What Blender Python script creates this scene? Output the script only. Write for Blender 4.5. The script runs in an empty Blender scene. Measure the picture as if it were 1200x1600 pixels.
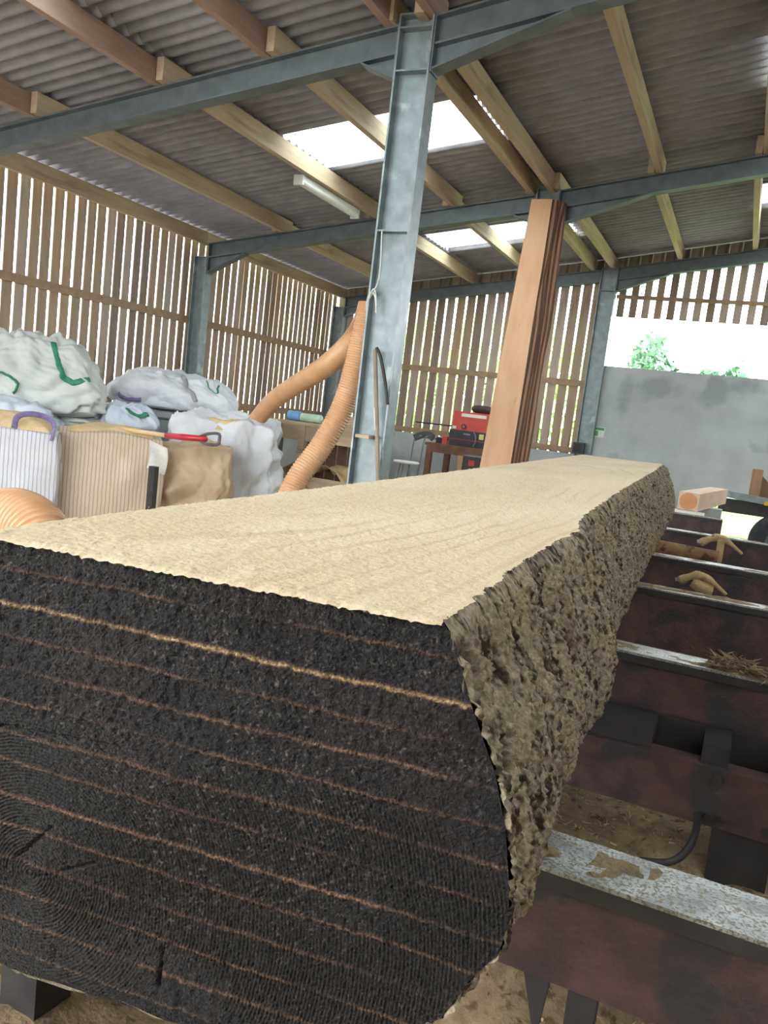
import bpy, math, random
import numpy as np
from mathutils import Vector, Matrix

random.seed(7)
RNG = np.random.default_rng(11)
S = bpy.context.scene
COL = S.collection
HC = 1.45                      # camera height above the floor

# ------------------------------------------------------------------ camera
FPX, YAW, PITCH, ROLL = 1250.0, -0.4135, -0.1240, 0.1199
_cy, _sy, _cp, _sp = math.cos(YAW), math.sin(YAW), math.cos(PITCH), math.sin(PITCH)
CF = Vector((_sy * _cp, _cy * _cp, _sp))
_R0 = Vector((_cy, -_sy, 0)); _U0 = _R0.cross(CF)
CR = _R0 * math.cos(ROLL) + _U0 * math.sin(ROLL)
CU = -_R0 * math.sin(ROLL) + _U0 * math.cos(ROLL)
cam_d = bpy.data.cameras.new('camera')
cam = bpy.data.objects.new('camera', cam_d); COL.objects.link(cam)
m = Matrix((CR, CU, -CF)).transposed().to_4x4(); m.translation = (0, 0, HC)
cam.matrix_world = m
cam_d.sensor_fit = 'VERTICAL'; cam_d.sensor_height = 36.0
cam_d.lens = FPX / 1600 * 36.0
cam_d.clip_start = 0.02; cam_d.clip_end = 500
S.camera = cam

# ------------------------------------------------------------------ world: bright overcast sky
SKY = 9.5
world = bpy.data.worlds.new('overcast_sky'); S.world = world
world.use_nodes = True
bg = world.node_tree.nodes['Background']
bg.inputs[0].default_value = (0.91, 0.965, 1.0, 1); bg.inputs[1].default_value = SKY
S.view_settings.view_transform = 'Standard'
S.view_settings.look = 'None'
S.view_settings.gamma = 1.0
S.view_settings.use_curve_mapping = False
S.view_settings.exposure = 0.12

def ray(px, py):
    return CF + CR * ((px - 600) / FPX) - CU * ((py - 800) / FPX)
def at_y(px, py, y):
    r = ray(px, py); r = r * (y / r.y); return Vector((r.x, r.y, r.z + HC))
def at_x(px, py, x):
    r = ray(px, py); r = r * (x / r.x); return Vector((r.x, r.y, r.z + HC))
def at_z(px, py, z):
    r = ray(px, py); r = r * ((z - HC) / r.z); return Vector((r.x, r.y, r.z + HC))
def at_d(px, py, d):
    r = ray(px, py) * d; return Vector((r.x, r.y, r.z + HC))

# ------------------------------------------------------------------ noise (numpy)
def _hash(ix, iy, iz, seed):
    h = (ix * 374761393 + iy * 668265263 + iz * 2147483647 + seed * 974634777) & 0xffffffff
    h = ((h ^ (h >> 13)) * 1274126177) & 0xffffffff
    h = ((h ^ (h >> 16)) * 2246822519) & 0xffffffff
    return ((h ^ (h >> 15)) & 0xffff) / 65535.0
def vn(x, y, z=None, seed=0):
    """value noise, -1..1"""
    x = np.asarray(x, float); y = np.asarray(y, float)
    z = np.zeros_like(x) if z is None else np.asarray(z, float)
    x, y, z = np.broadcast_arrays(x, y, z)
    ix = np.floor(x).astype(np.int64); iy = np.floor(y).astype(np.int64); iz = np.floor(z).astype(np.int64)
    fx = x - ix; fy = y - iy; fz = z - iz
    fx = fx * fx * (3 - 2 * fx); fy = fy * fy * (3 - 2 * fy); fz = fz * fz * (3 - 2 * fz)
    r = 0
    for dz in (0, 1):
        if dz == 1 and not np.any(fz): continue
        wz = fz if dz else 1 - fz
        a = _hash(ix, iy, iz + dz, seed); b = _hash(ix + 1, iy, iz + dz, seed)
        c = _hash(ix, iy + 1, iz + dz, seed); d = _hash(ix + 1, iy + 1, iz + dz, seed)
        r = r + wz * ((a * (1 - fx) + b * fx) * (1 - fy) + (c * (1 - fx) + d * fx) * fy)
    return r * 2 - 1
def fbm(x, y, z=None, o=4, seed=0):
    s = 0; a = 1.0; k = 1.0; t = 0
    for i in range(o):
        s = s + a * vn(np.asarray(x) * k, np.asarray(y) * k, None if z is None else np.asarray(z) * k, seed + i * 17)
        t += a; a *= 0.5; k *= 2.03
    return s / t
def ridge(x, y, z=None, o=3, seed=0):
    s = 0; a = 1.0; k = 1.0; t = 0
    for i in range(o):
        n = vn(np.asarray(x) * k, np.asarray(y) * k, None if z is None else np.asarray(z) * k, seed + i * 31)
        s = s + a * (1 - 2 * np.abs(n)); t += a; a *= 0.5; k *= 2.1
    return s / t
def sstep(a, b, x):
    t = np.clip((x - a) / (b - a), 0, 1); return t * t * (3 - 2 * t)

# ------------------------------------------------------------------ materials
def lin(c):
    return tuple(((v / 255) / 12.92 if v / 255 <= 0.04045 else ((v / 255 + 0.055) / 1.055) ** 2.4) for v in c)
MATS = {}
def mat(name, c1, c2=None, scale=6.0, stretch=(1, 1, 1), rough=0.7, metal=0.0, bump=0.0, bscale=None,
        c3=None, s3=2.0, t3=0.55, detail=5.0, spec=0.5, trans=0.0, vcol=None):
    """noise-mottled principled material; colours given as sRGB 0-255"""
    if name in MATS: return MATS[name]
    mt = bpy.data.materials.new(name); mt.use_nodes = True
    nt = mt.node_tree; N = nt.nodes; L = nt.links
    b = N['Principled BSDF']
    b.inputs['Roughness'].default_value = rough; b.inputs['Metallic'].default_value = metal
    b.inputs['Specular IOR Level'].default_value = spec
    tc = N.new('ShaderNodeTexCoord'); mp = N.new('ShaderNodeMapping')
    mp.inputs['Scale'].default_value = stretch
    L.new(tc.outputs['Object'], mp.inputs[0])
    nz = N.new('ShaderNodeTexNoise'); nz.inputs['Scale'].default_value = scale; nz.inputs['Detail'].default_value = detail
    L.new(mp.outputs[0], nz.inputs['Vector'])
    rp = N.new('ShaderNodeValToRGB'); rp.color_ramp.elements[0].position = 0.32; rp.color_ramp.elements[1].position = 0.68
    rp.color_ramp.elements[0].color = (*lin(c1), 1); rp.color_ramp.elements[1].color = (*lin(c2 or c1), 1)
    L.new(nz.outputs[0], rp.inputs[0])
    out = rp.outputs[0]
    if vcol:
        at = N.new('ShaderNodeAttribute'); at.attribute_name = vcol
        mx = N.new('ShaderNodeMix'); mx.data_type = 'RGBA'; mx.blend_type = 'MULTIPLY'; mx.inputs[0].default_value = 1
        L.new(at.outputs['Color'], mx.inputs[6]); L.new(out, mx.inputs[7]); out = mx.outputs[2]
    if c3:
        n3 = N.new('ShaderNodeTexNoise'); n3.inputs['Scale'].default_value = s3; n3.inputs['Detail'].default_value = 8
        L.new(mp.outputs[0], n3.inputs['Vector'])
        r3 = N.new('ShaderNodeValToRGB'); r3.color_ramp.elements[0].position = t3; r3.color_ramp.elements[1].position = t3 + 0.08
        L.new(n3.outputs[0], r3.inputs[0])
        mx = N.new('ShaderNodeMix'); mx.data_type = 'RGBA'
        L.new(r3.outputs[0], mx.inputs[0]); L.new(out, mx.inputs[6]); mx.inputs[7].default_value = (*lin(c3), 1)
        out = mx.outputs[2]
    L.new(out, b.inputs['Base Color'])
    if bump:
        nb = N.new('ShaderNodeTexNoise'); nb.inputs['Scale'].default_value = bscale or scale * 4; nb.inputs['Detail'].default_value = 6
        L.new(mp.outputs[0], nb.inputs['Vector'])
        bp = N.new('ShaderNodeBump'); bp.inputs['Strength'].default_value = bump; bp.inputs['Distance'].default_value = 0.01
        L.new(nb.outputs[0], bp.inputs['Height']); L.new(bp.outputs[0], b.inputs['Normal'])
    if trans:
        b.inputs['Transmission Weight'].default_value = trans
    MATS[name] = mt
    return mt

GALV = mat('galvanised_steel', (118, 128, 130), (142, 152, 155), 9, rough=0.45, metal=0.35, bump=0.05, c3=(160, 168, 170), s3=5, t3=0.6)
GALV_D = mat('weathered_galvanised_steel', (92, 100, 104), (112, 120, 124), 7, rough=0.5, metal=0.3, bump=0.05)
CEMENT = mat('fibre_cement', (142, 141, 148), (164, 162, 168), 5, rough=0.9, bump=0.15, bscale=60)
PURLIN = mat('pale_timber', (174, 154, 126), (196, 176, 148), 3, stretch=(6, 0.6, 6), rough=0.75, bump=0.1, c3=(152, 130, 102), s3=1.2, t3=0.62)
PURLIN_R = mat('reddish_timber', (148, 122, 108), (170, 143, 125), 3, stretch=(6, 0.6, 6), rough=0.75, bump=0.1)
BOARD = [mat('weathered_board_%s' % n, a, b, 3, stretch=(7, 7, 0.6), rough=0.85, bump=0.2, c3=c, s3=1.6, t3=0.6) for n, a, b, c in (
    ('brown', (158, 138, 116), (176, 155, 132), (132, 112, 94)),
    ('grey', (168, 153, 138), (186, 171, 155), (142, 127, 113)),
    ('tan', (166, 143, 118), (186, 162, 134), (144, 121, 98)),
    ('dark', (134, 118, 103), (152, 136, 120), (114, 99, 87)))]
RAIL = mat('wall_rail_timber', (150, 126, 100), (172, 146, 118), 3, stretch=(4, 4, 4), rough=0.85, bump=0.1)
CONC = mat('concrete', (172, 178, 180), (190, 196, 198), 2.2, rough=0.9, bump=0.12, bscale=40, c3=(154, 160, 162), s3=1.1, t3=0.56)
FLOORM = mat('dusty_concrete_floor', (150, 140, 122), (172, 158, 134), 2, rough=0.95, bump=0.1, c3=(186, 164, 122), s3=1.5, t3=0.5)
SAWDUST = mat('sawdust', (206, 178, 134), (224, 198, 152), 14, rough=1.0, bump=0.5, bscale=90)
SAWDUST_B = mat('coarse_wood_waste', (114, 96, 72), (146, 126, 94), 22, rough=1.0, bump=0.8, bscale=70, c3=(96, 74, 52), s3=30, t3=0.58)

# ------------------------------------------------------------------ mesh helpers
def mesh(name, verts, faces, smooth=False):
    me = bpy.data.meshes.new(name)
    me.from_pydata([tuple(v) for v in verts], [], faces)
    if smooth: me.polygons.foreach_set('use_smooth', [True] * len(me.polygons))
    me.update(); return me
def grid_mesh(name, P, smooth=True, close_u=False):
    """P: (n,m,3) array -> quad grid mesh; close_u joins the last row of axis 1 to the first"""
    n, k, _ = P.shape
    me = bpy.data.meshes.new(name)
    idx = np.arange(n * k).reshape(n, k)
    if close_u:
        idx = np.concatenate([idx, idx[:, :1]], 1)
    q = np.stack([idx[:-1, :-1], idx[:-1, 1:], idx[1:, 1:], idx[1:, :-1]], -1).reshape(-1, 4)
    nf = len(q)
    me.vertices.add(n * k); me.vertices.foreach_set('co', P.reshape(-1).astype(np.float32))
    me.loops.add(nf * 4); me.loops.foreach_set('vertex_index', q.reshape(-1).astype(np.int32))
    me.polygons.add(nf); me.polygons.foreach_set('loop_start', np.arange(0, nf * 4, 4, dtype=np.int32))
    me.polygons.foreach_set('use_smooth', np.full(nf, smooth))
    me.update(calc_edges=True); me.validate()
    return me
def set_color(me, C, name='Col'):
    a = me.attributes.new(name, 'FLOAT_COLOR', 'POINT')
    C4 = np.concatenate([C.reshape(-1, 3), np.ones((C.size // 3, 1))], 1)
    a.data.foreach_set('color', C4.reshape(-1).astype(np.float32))
def link(name, me, m_, parent=None, loc=None):
    o = bpy.data.objects.new(name, me); COL.objects.link(o)
    if me is not None and m_ is not None and not me.materials: me.materials.append(m_)
    if parent is not None:
        o.parent = parent
    if loc is not None: o.location = loc
    return o
def tag(o, label=None, cat=None, group=None, kind=None):
    if label: o['label'] = label
    if cat: o['category'] = cat
    if group: o['group'] = group
    if kind: o['kind'] = kind
    return o
def thing(name, loc, label=None, cat=None, group=None, kind=None):
    o = bpy.data.objects.new(name, None); COL.objects.link(o); o.location = loc
    o.empty_display_size = 0.1
    return tag(o, label, cat, group, kind)
def part(name, vf, m_, parent, smooth=False, origin=None):
    """verts are given in world space; stored relative to the top-level ancestor chain"""
    v, f = vf
    off = Vector((0, 0, 0)); p = parent
    while p is not None:
        off += p.location; p = p.parent
    c = Vector(origin) if origin is not None else off
    me = mesh(name, [Vector(q) - c for q in v], f, smooth)
    return link(name, me, m_, parent, c - off)
def solo(name, vf, m_, label, cat, group=None, kind=None, smooth=False, loc=None):
    v, f = vf
    c = Vector(loc) if loc is not None else sum((Vector(q) for q in v), Vector()) / len(v)
    if loc is None: c.z = min(q[2] for q in v)
    o = link(name, mesh(name, [Vector(q) - c for q in v], f, smooth), m_, None, c)
    return tag(o, label, cat, group, kind)
BOXF = [(0, 3, 2, 1), (4, 5, 6, 7), (0, 1, 5, 4), (1, 2, 6, 5), (2, 3, 7, 6), (3, 0, 4, 7)]
def box(x0, x1, y0, y1, z0, z1):
    return [(x0, y0, z0), (x1, y0, z0), (x1, y1, z0), (x0, y1, z0), (x0, y0, z1), (x1, y0, z1), (x1, y1, z1), (x0, y1, z1)], list(BOXF)
def join(*vfs):
    V = []; Fc = []
    for v, f in vfs:
        n = len(V); V += [tuple(q) for q in v]; Fc += [tuple(i + n for i in g) for g in f]
    return V, Fc
def frame(p0, p1, up=(0, 0, 1)):
    d = (Vector(p1) - Vector(p0)).normalized(); u = Vector(up)
    s = d.cross(u)
    if s.length < 1e-4: s = d.cross(Vector((1, 0, 0)))
    s.normalize(); u = s.cross(d).normalized()
    return d, s, u
def bar(p0, p1, w, h, up=(0, 0, 1), w1=None, h1=None):
    """box beam, w across, h along up, centred on the axis"""
    d, s, u = frame(p0, p1, up); V = []
    for p, a, b in ((Vector(p0), w, h), (Vector(p1), w1 or w, h1 or h)):
        for i, j in ((-1, -1), (1, -1), (1, 1), (-1, 1)): V.append(p + s * (i * a / 2) + u * (j * b / 2))
    return V, [(0, 1, 2, 3), (7, 6, 5, 4), (0, 4, 5, 1), (1, 5, 6, 2), (2, 6, 7, 3), (3, 7, 4, 0)]
def prism(poly, p0, axis):
    """extrude a list of 3d points along a vector"""
    n = len(poly); a = Vector(axis)
    V = [Vector(p) for p in poly] + [Vector(p) + a for p in poly]
    return V, [tuple(range(n))[::-1], tuple(range(n, 2 * n))] + [(i, (i + 1) % n, n + (i + 1) % n, n + i) for i in range(n)]
def ibeam(p0, p1, depth, flange, tw=0.010, tf=0.014, up=(0, 0, 1)):
    """I section; depth along up, axis through the section centre"""
    d, s, u = frame(p0, p1, up)
    h, b = depth / 2, flange / 2
    pr = [(-b, -h), (b, -h), (b, -h + tf), (tw / 2, -h + tf), (tw / 2, h - tf), (b, h - tf), (b, h), (-b, h), (-b, h - tf), (-tw / 2, h - tf), (-tw / 2, -h + tf), (-b, -h + tf)]
    return prism([Vector(p0) + s * x + u * y for x, y in pr], None, Vector(p1) - Vector(p0))
def tube(pts, r, n=10, flat=1.0, up=(0, 0, 1), cap=True):
    """tube through points; r a number or list; flat squashes one axis"""
    pts = [Vector(p) for p in pts]; k = len(pts)
    rs = r if isinstance(r, (list, tuple, np.ndarray)) else [r] * k
    V = []; u = None
    for i, p in enumerate(pts):
        d = (pts[min(i + 1, k - 1)] - pts[max(i - 1, 0)]).normalized()
        if u is None:
            s = d.cross(Vector(up))
            if s.length < 1e-3: s = d.cross(Vector((1, 0, 0)))
            s.normalize(); u = s.cross(d)
        else:
            u = (u - d * u.dot(d)).normalized(); s = d.cross(u)
        for j in range(n):
            a = 2 * math.pi * j / n
            V.append(p + (s * math.cos(a) + u * math.sin(a) * flat) * rs[i])
    Fc = [(i * n + j, i * n + (j + 1) % n, (i + 1) * n + (j + 1) % n, (i + 1) * n + j) for i in range(k - 1) for j in range(n)]
    if cap:
        Fc += [tuple(range(n))[::-1], tuple(range((k - 1) * n, k * n))]
    return V, Fc
def spline(pts, n=60):
    """Catmull-Rom through points"""
    P = [Vector(p) for p in pts]; P = [P[0] * 2 - P[1]] + P + [P[-1] * 2 - P[-2]]
    out = []; segs = len(P) - 3
    for i in range(n + 1):
        t = i / n * segs; k = min(int(t), segs - 1); t -= k
        a, b, c, d = P[k:k + 4]
        out.append(0.5 * ((2 * b) + (c - a) * t + (2 * a - 5 * b + 4 * c - d) * t * t + (-a + 3 * b - 3 * c + d) * t ** 3))
    return out
def cyl(p0, p1, r, n=12, r1=None):
    return tube([p0, p1], [r, r if r1 is None else r1], n)
def lathe(c, prof, n=20):
    V = []; k = len(prof)
    for r, z in prof:
        for j in range(n):
            a = 2 * math.pi * j / n; V.append((c[0] + r * math.cos(a), c[1] + r * math.sin(a), c[2] + z))
    Fc = [(i * n + j, i * n + (j + 1) % n, (i + 1) * n + (j + 1) % n, (i + 1) * n + j) for i in range(k - 1) for j in range(n)]
    Fc += [tuple(range(n))[::-1], tuple(range((k - 1) * n, k * n))]
    return V, Fc

# ================================================================== THE SETTING
XL, YB = -7.6, 13.83            # inner faces of left and back wall lines
YA, YF, YC = 5.5, 9.57, 13.83    # the three steel frames in view
YN = 1.4                         # frame overhead, before the camera's view
Y_END = -2.6                     # open front of the shed
XC = -2.58                       # column line
RIDGE = 4.4
def rbot(x):                     # underside of steel rafters (world z)
    if x < XC: z = 2.547 + 0.145 * (x - XC)
    elif x < RIDGE: z = 2.547 + 0.17 * (x - XC)
    else: z = 2.547 + 0.17 * (2 * RIDGE - XC - x)
    return z + HC
RD = 0.20                        # rafter depth
PD = 0.19                        # purlin depth
def pbot(x): return rbot(x) + RD
def rtop(x): return pbot(x) + PD

# floor and ground
fl = solo('floor', box(-7.75, 11, Y_END - 0.4, 14.0, -0.15, 0.0), FLOORM, None, None, kind='structure')
GRASS = mat('yard_grass', (110, 150, 70), (150, 180, 100), 3, rough=0.95, bump=0.3)
gp = solo('ground', box(-60, 60, 16.5, 70, -0.3, -0.1), GRASS, None, None, kind='structure')
GRAVEL = mat('pale_gravel_yard', (168, 164, 156), (188, 184, 176), 8, rough=0.95, bump=0.3)
gy = solo('ground_yard', box(-60, 60, -40, 16.5, -0.32, -0.12), GRAVEL, None, None, kind='structure')

# ceiling: corrugated sheets, roof lights, purlins
ceil = thing('ceiling', (0, 0, 0), kind='structure')
SKYL = bpy.data.materials.new('translucent_roof_light'); SKYL.use_nodes = True
_nt = SKYL.node_tree; _nt.nodes.remove(_nt.nodes['Principled BSDF'])
_t = _nt.nodes.new('ShaderNodeBsdfTranslucent'); _t.inputs[0].default_value = (0.93, 0.96, 0.96, 1)
_p = _nt.nodes.new('ShaderNodeBsdfTransparent'); _p.inputs[0].default_value = (0.9, 0.95, 0.95, 1)
_m = _nt.nodes.new('ShaderNodeMixShader'); _m.inputs[0].default_value = 0.35
_nt.links.new(_t.outputs[0], _m.inputs[1]); _nt.links.new(_p.outputs[0], _m.inputs[2])
_nt.links.new(_m.outputs[0], _nt.nodes['Material Output'].inputs[0])

def sheet_mesh(name, L, slope, w=1.022, pitch=0.146, amp=0.027, th=0.007):
    """corrugated sheet: runs +x rising at slope, width along y"""
    n = int(round(w / pitch * 8)); V = []; Fc = []
    for x in (0, L):
        for side in (0, 1):
            for i in range(n + 1):
                y = w * i / n
                V.append((x, y, x * slope + amp * (1 + math.cos(2 * math.pi * y / pitch)) + side * th))
    k = n + 1
    for i in range(n):
        Fc.append((i, i + 1, 2 * k + i + 1, 2 * k + i))
        Fc.append((k + i, 3 * k + i, 3 * k + i + 1, k + i + 1))
        Fc.append((i, k + i, k + i + 1, i + 1)); Fc.append((2 * k + i, 2 * k + i + 1, 3 * k + i + 1, 3 * k + i))
    Fc.append((0, 2 * k, 3 * k, k)); Fc.append((n, k + n, 3 * k + n, 2 * k + n))
    return mesh(name, V, Fc, True)
# rows of sheets: (x0, x1, slope)
rows = [(-7.95, -4.80, 0.145), (-4.86, -2.74, 0.145), (-2.76, -0.36, 0.17), (-0.42, 2.0, 0.17), (1.95, RIDGE, 0.17)]
sm = [sheet_mesh('roof_sheet', b - a, s) for a, b, s in rows]
sl = [sheet_mesh('roof_light', b - a, s) for a, b, s in rows]
for me in sm: me.materials.append(CEMENT)
for me in sl: me.materials.append(SKYL)
y0s = 7.22 - 1.0 * 8
ys = [y0s + i for i in range(-2, 16)]
def zroof(x): return rtop(x) if x >= XC else rtop(x)
for i, y in enumerate(ys):
    for j, (a, b, s) in enumerate(rows):
        light = (j == 1 and (abs(y - 7.22) < .1 or abs(y - 11.22) < .3 or abs(y - 3.22) < .1 or abs(y - 0.22) < .1)) or (j in (3,) and (abs(y - 11.22) < .3 or abs(y - 7.22) < .1 or abs(y - 3.22) < .1 or abs(y - .22) < .1))
        yy = y - (0.24 if (light and abs(y - 11.22) < .3) else 0)
        link('roof_light' if light else 'roof_sheet', (sl if light else sm)[j], None, ceil, (a, yy, zroof(a) + 0.002 + 0.008 * (j % 2) + 0.0015 * (i % 2)))
# far slope beyond the ridge (out of view)
me = sheet_mesh('roof_sheet', -6.5, -0.17); me.materials.append(CEMENT)
me = sheet_mesh('roof_sheet', 6.5, -0.17); me.materials.append(CEMENT)
for i, y in enumerate(ys): link('roof_sheet', me, None, ceil, (RIDGE, y, rtop(RIDGE) + 0.01 + 0.0015 * (i % 2)))
# purlins, a length for each bay, lapped side by side over the rafters
PX = [-7.5, -6.2, -4.82, -3.78, -2.81, -2.58, -1.41, -0.35, 0.8, 2.0, 3.2, 4.3]
bays = [(Y_END, YN + .12), (YN - .12, YA + .14), (YA - .14, YF + .14), (YF - .14, YC + .12)]
for i, x in enumerate(PX):
    for j, (a, b) in enumerate(bays):
        off = 0.0 if j % 2 == 0 else -0.078
        if i in (0,): off *= 0.0
        if i == 4: off *= 0.35
        if i == 5: off = -off * 0.8
        if i == 0 and j == 3: a += .15
        if i == 0 and j == 2: b -= .15
        if i == 0 and j == 2: a += .15
        if i == 0 and j == 1: b -= .15
        xx = x + off + 0.036
        zz = pbot(xx)
        part('purlin', bar((xx, a, zz + PD / 2 - 0.004), (xx, b, zz + PD / 2 - 0.004), 0.07, PD - 0.012), PURLIN_R if j <= 1 and i < 6 else PURLIN, ceil, origin=(xx, a, zz))
# steel rafters and columns
def rafter(x0, x1, y, label, haunches):
    t = thing('steel_rafter', (x0, y, rbot(x0)), label, 'rafter', 'galvanised steel roof rafters')
    up = Vector((0, 0, 1))
    part('beam', ibeam((x0, y, rbot(x0) + RD / 2), (x1, y, rbot(x1) + RD / 2), RD, 0.13, 0.012, 0.014), GALV_D, t)
    for xa, xb, dz in haunches:          # tapered gusset below the beam: deep at xa, nothing at xb
        za, zb = rbot(xa), rbot(xb)
        sgn = 1 if xb > xa else -1
        tri = [(xa, y - 0.006, za), (xb, y - 0.006, zb), (xa, y - 0.006, za - dz)]
        part('haunch', prism(tri, None, (0, 0.012, 0)), GALV_D, t)
        part('haunch_flange', bar((xa, y, za - dz), (xb, y, zb - 0.004), 0.13, 0.012), GALV_D, t)
        part('end_plate', box(min(xa, xa + sgn * .012), max(xa, xa + sgn * .012), y - .07, y + .07, za - dz - .02, za + RD), GALV_D, t)
    return t
def column(x, y, d, fl_, z1, label, stiff=()):
    t = thing('steel_column', (x, y, 0), label, 'column', 'galvanised steel columns')
    part('shaft', ibeam((x, y, 0), (x, y, z1), d, fl_, 0.012, 0.014, up=(1, 0, 0)), GALV, t)
    part('base_plate', box(x - d / 2 - .05, x + d / 2 + .05, y - fl_ / 2 - .05, y + fl_ / 2 + .05, 0, .018), GALV, t)
    part('cap_plate', box(x - d / 2, x + d / 2, y - fl_ / 2, y + fl_ / 2, z1, z1 + .012), GALV, t)
    for z in stiff:
        part('stiffener', box(x - d / 2 + .014, x + d / 2 - .014, y - fl_ / 2 + .004, y - .006, z - .006, z + .006), GALV, t)
    return t
CD = 0.27
c1 = column(XC, YA, CD, 0.16, rbot(XC) + RD + .03, 'tall galvanised steel column in front, hose hanging at its left side', (rbot(XC) - .14, rbot(XC) + RD - .05, 1.9 + HC - .6))
c2 = column(XC, YF, CD, 0.16, rbot(XC) + RD + .03, 'galvanised steel column behind the leaning sawn planks', (rbot(XC) - .14,))
c3 = column(XC + .06, YC - .02, CD, 0.16, rbot(XC) + RD, 'galvanised steel column at the left end of the wide wall opening', (rbot(XC) - .14,))
for y, lab in ((YA, 'steel column on the slatted wall nearest the camera, by the striped bags'), (YF, 'steel column between the two slatted bays of the left wall'), (YC - .02, 'steel column in the far corner of the slatted walls')):
    column(XL + .13, y, 0.22, 0.15, rbot(XL + .13) + .02, lab)
xl1, xr0 = XC - CD / 2 - .001, XC + CD / 2 + .001
rafter(XL + .25, xl1, YA, 'nearest steel rafter running from the left frame edge to the front column', [(xl1, xl1 - .28, .16)])
rafter(xr0, RIDGE, YA, 'nearest steel rafter rising to the right of the front column', [(xr0, xr0 + .95, .16)])
rafter(XL + .25, xl1, YF, 'middle steel rafter between the slatted wall and the leaning planks', [(XL + .25, XL + .85, .2), (xl1, xl1 - .25, .12)])
rafter(xr0, RIDGE, YF, 'middle steel rafter rising to the right of the leaning planks', [(xr0, xr0 + 1.0, .18)])
rafter(XL + .25, XC + .06 - CD / 2, YC - .02, 'far steel rafter above the slatted back wall', [(XL + .25, XL + .7, .16)])
rafter(XC + .06 + CD / 2, RIDGE, YC - .02, 'far steel rafter above the wide wall opening', [(XC + .06 + CD / 2, XC + 1.0, .18)])
rafter(XL, RIDGE, YN, 'steel rafter overhead near the open front of the shed', [])

# ------------------------------------------------------------------ walls of spaced boards on a low concrete wall
LOWW = HC - 0.335
wl = thing('wall_left', (XL, 0, 0), kind='structure')
part('concrete_base', box(XL - .14, XL + .0, Y_END, YC + .14, 0, LOWW - .12), CONC, wl)
BM = {}
def board_mesh(L, w, t=0.022):
    key = (round(L, 3), round(w, 3), t)
    if key not in BM: BM[key] = box(-t / 2, t / 2, 0, w, 0, L)
    return BM[key]
_bm_cache = {}
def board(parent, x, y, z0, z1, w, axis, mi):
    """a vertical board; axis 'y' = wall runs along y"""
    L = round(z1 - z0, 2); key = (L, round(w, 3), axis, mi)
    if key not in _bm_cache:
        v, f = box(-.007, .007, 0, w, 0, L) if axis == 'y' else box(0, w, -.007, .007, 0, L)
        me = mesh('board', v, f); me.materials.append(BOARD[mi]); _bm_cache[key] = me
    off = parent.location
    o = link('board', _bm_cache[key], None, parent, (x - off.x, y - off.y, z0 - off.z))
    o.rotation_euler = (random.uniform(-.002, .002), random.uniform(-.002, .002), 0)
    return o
y = Y_END + .05
pitch, gap = 0.165, 0.031
while y < YC + .08:
    g = gap * random.uniform(.75, 1.25)
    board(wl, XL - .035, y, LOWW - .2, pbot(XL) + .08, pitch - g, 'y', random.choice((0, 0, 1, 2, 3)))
    y += pitch
for z, h in ((0.97, .10), (-.20, .11)):
    for a, b in ((Y_END, YA - .08), (YA - .02, YF + .03), (YF + .06, YC - .1)):
        part('rail', box(XL - .02, XL + .015, a, b, HC + z - h / 2, HC + z + h / 2), RAIL, wl)
wb = thing('wall_back', (XL, YC, 0), kind='structure')
part('concrete_base', box(XL - .14, XC + .06, YC + .07, YC + .2, 0, LOWW), CONC, wb)
x = XL + .02; pitch, gap = 0.185, 0.036
while x < XC - .05:
    g = gap * random.uniform(.85, 1.15)
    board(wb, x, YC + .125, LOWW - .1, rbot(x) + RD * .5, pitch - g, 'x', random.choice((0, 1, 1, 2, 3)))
    x += pitch
for z, h in ((0.87, .10), (-.27, .09)):
    part('rail', box(XL, XC - .08, YC + .075, YC + .112, HC + z - h / 2, HC + z + h / 2), RAIL, wb)
# solid boarding between rafter and roof
for k in range(40):
    xa = XL + k * .19; xb = xa + .185
    if xb > 1.2: break
    v = [(xa, YC + .14, rbot(xa) + RD * .45), (xb, YC + .14, rbot(xb) + RD * .45), (xb, YC + .14, rtop(xb) + .01), (xa, YC + .14, rtop(xa) + .01)]
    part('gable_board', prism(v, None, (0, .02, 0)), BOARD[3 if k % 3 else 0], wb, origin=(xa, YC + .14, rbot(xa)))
# right bay of the back wall: concrete wall, opening, boards hung above the opening
CTOP, OTOP = HC + 1.195, HC + 2.02
wr = thing('wall_back_right', (XC, YC, 0), kind='structure')
OX0, OX1, OZ1 = -0.45, 1.6, HC - .62
part('concrete_panel', box(XC + .17, OX0, YC + .02, YC + .17, 0, CTOP), CONC, wr)
part('concrete_panel', box(OX0, OX1, YC + .02, YC + .17, OZ1, CTOP), CONC, wr)
part('concrete_panel', box(OX1, 6.0, YC + .02, YC + .17, 0, CTOP), CONC, wr)
x = XC + .23; pitch, gap = 0.20, 0.085
while x < 4.3:
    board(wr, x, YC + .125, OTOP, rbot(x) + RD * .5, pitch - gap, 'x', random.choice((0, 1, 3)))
    x += pitch
part('rail', box(XC + .2, 4.3, YC + .07, YC + .112, HC + 2.315, HC + 2.375), RAIL, wr)

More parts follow.
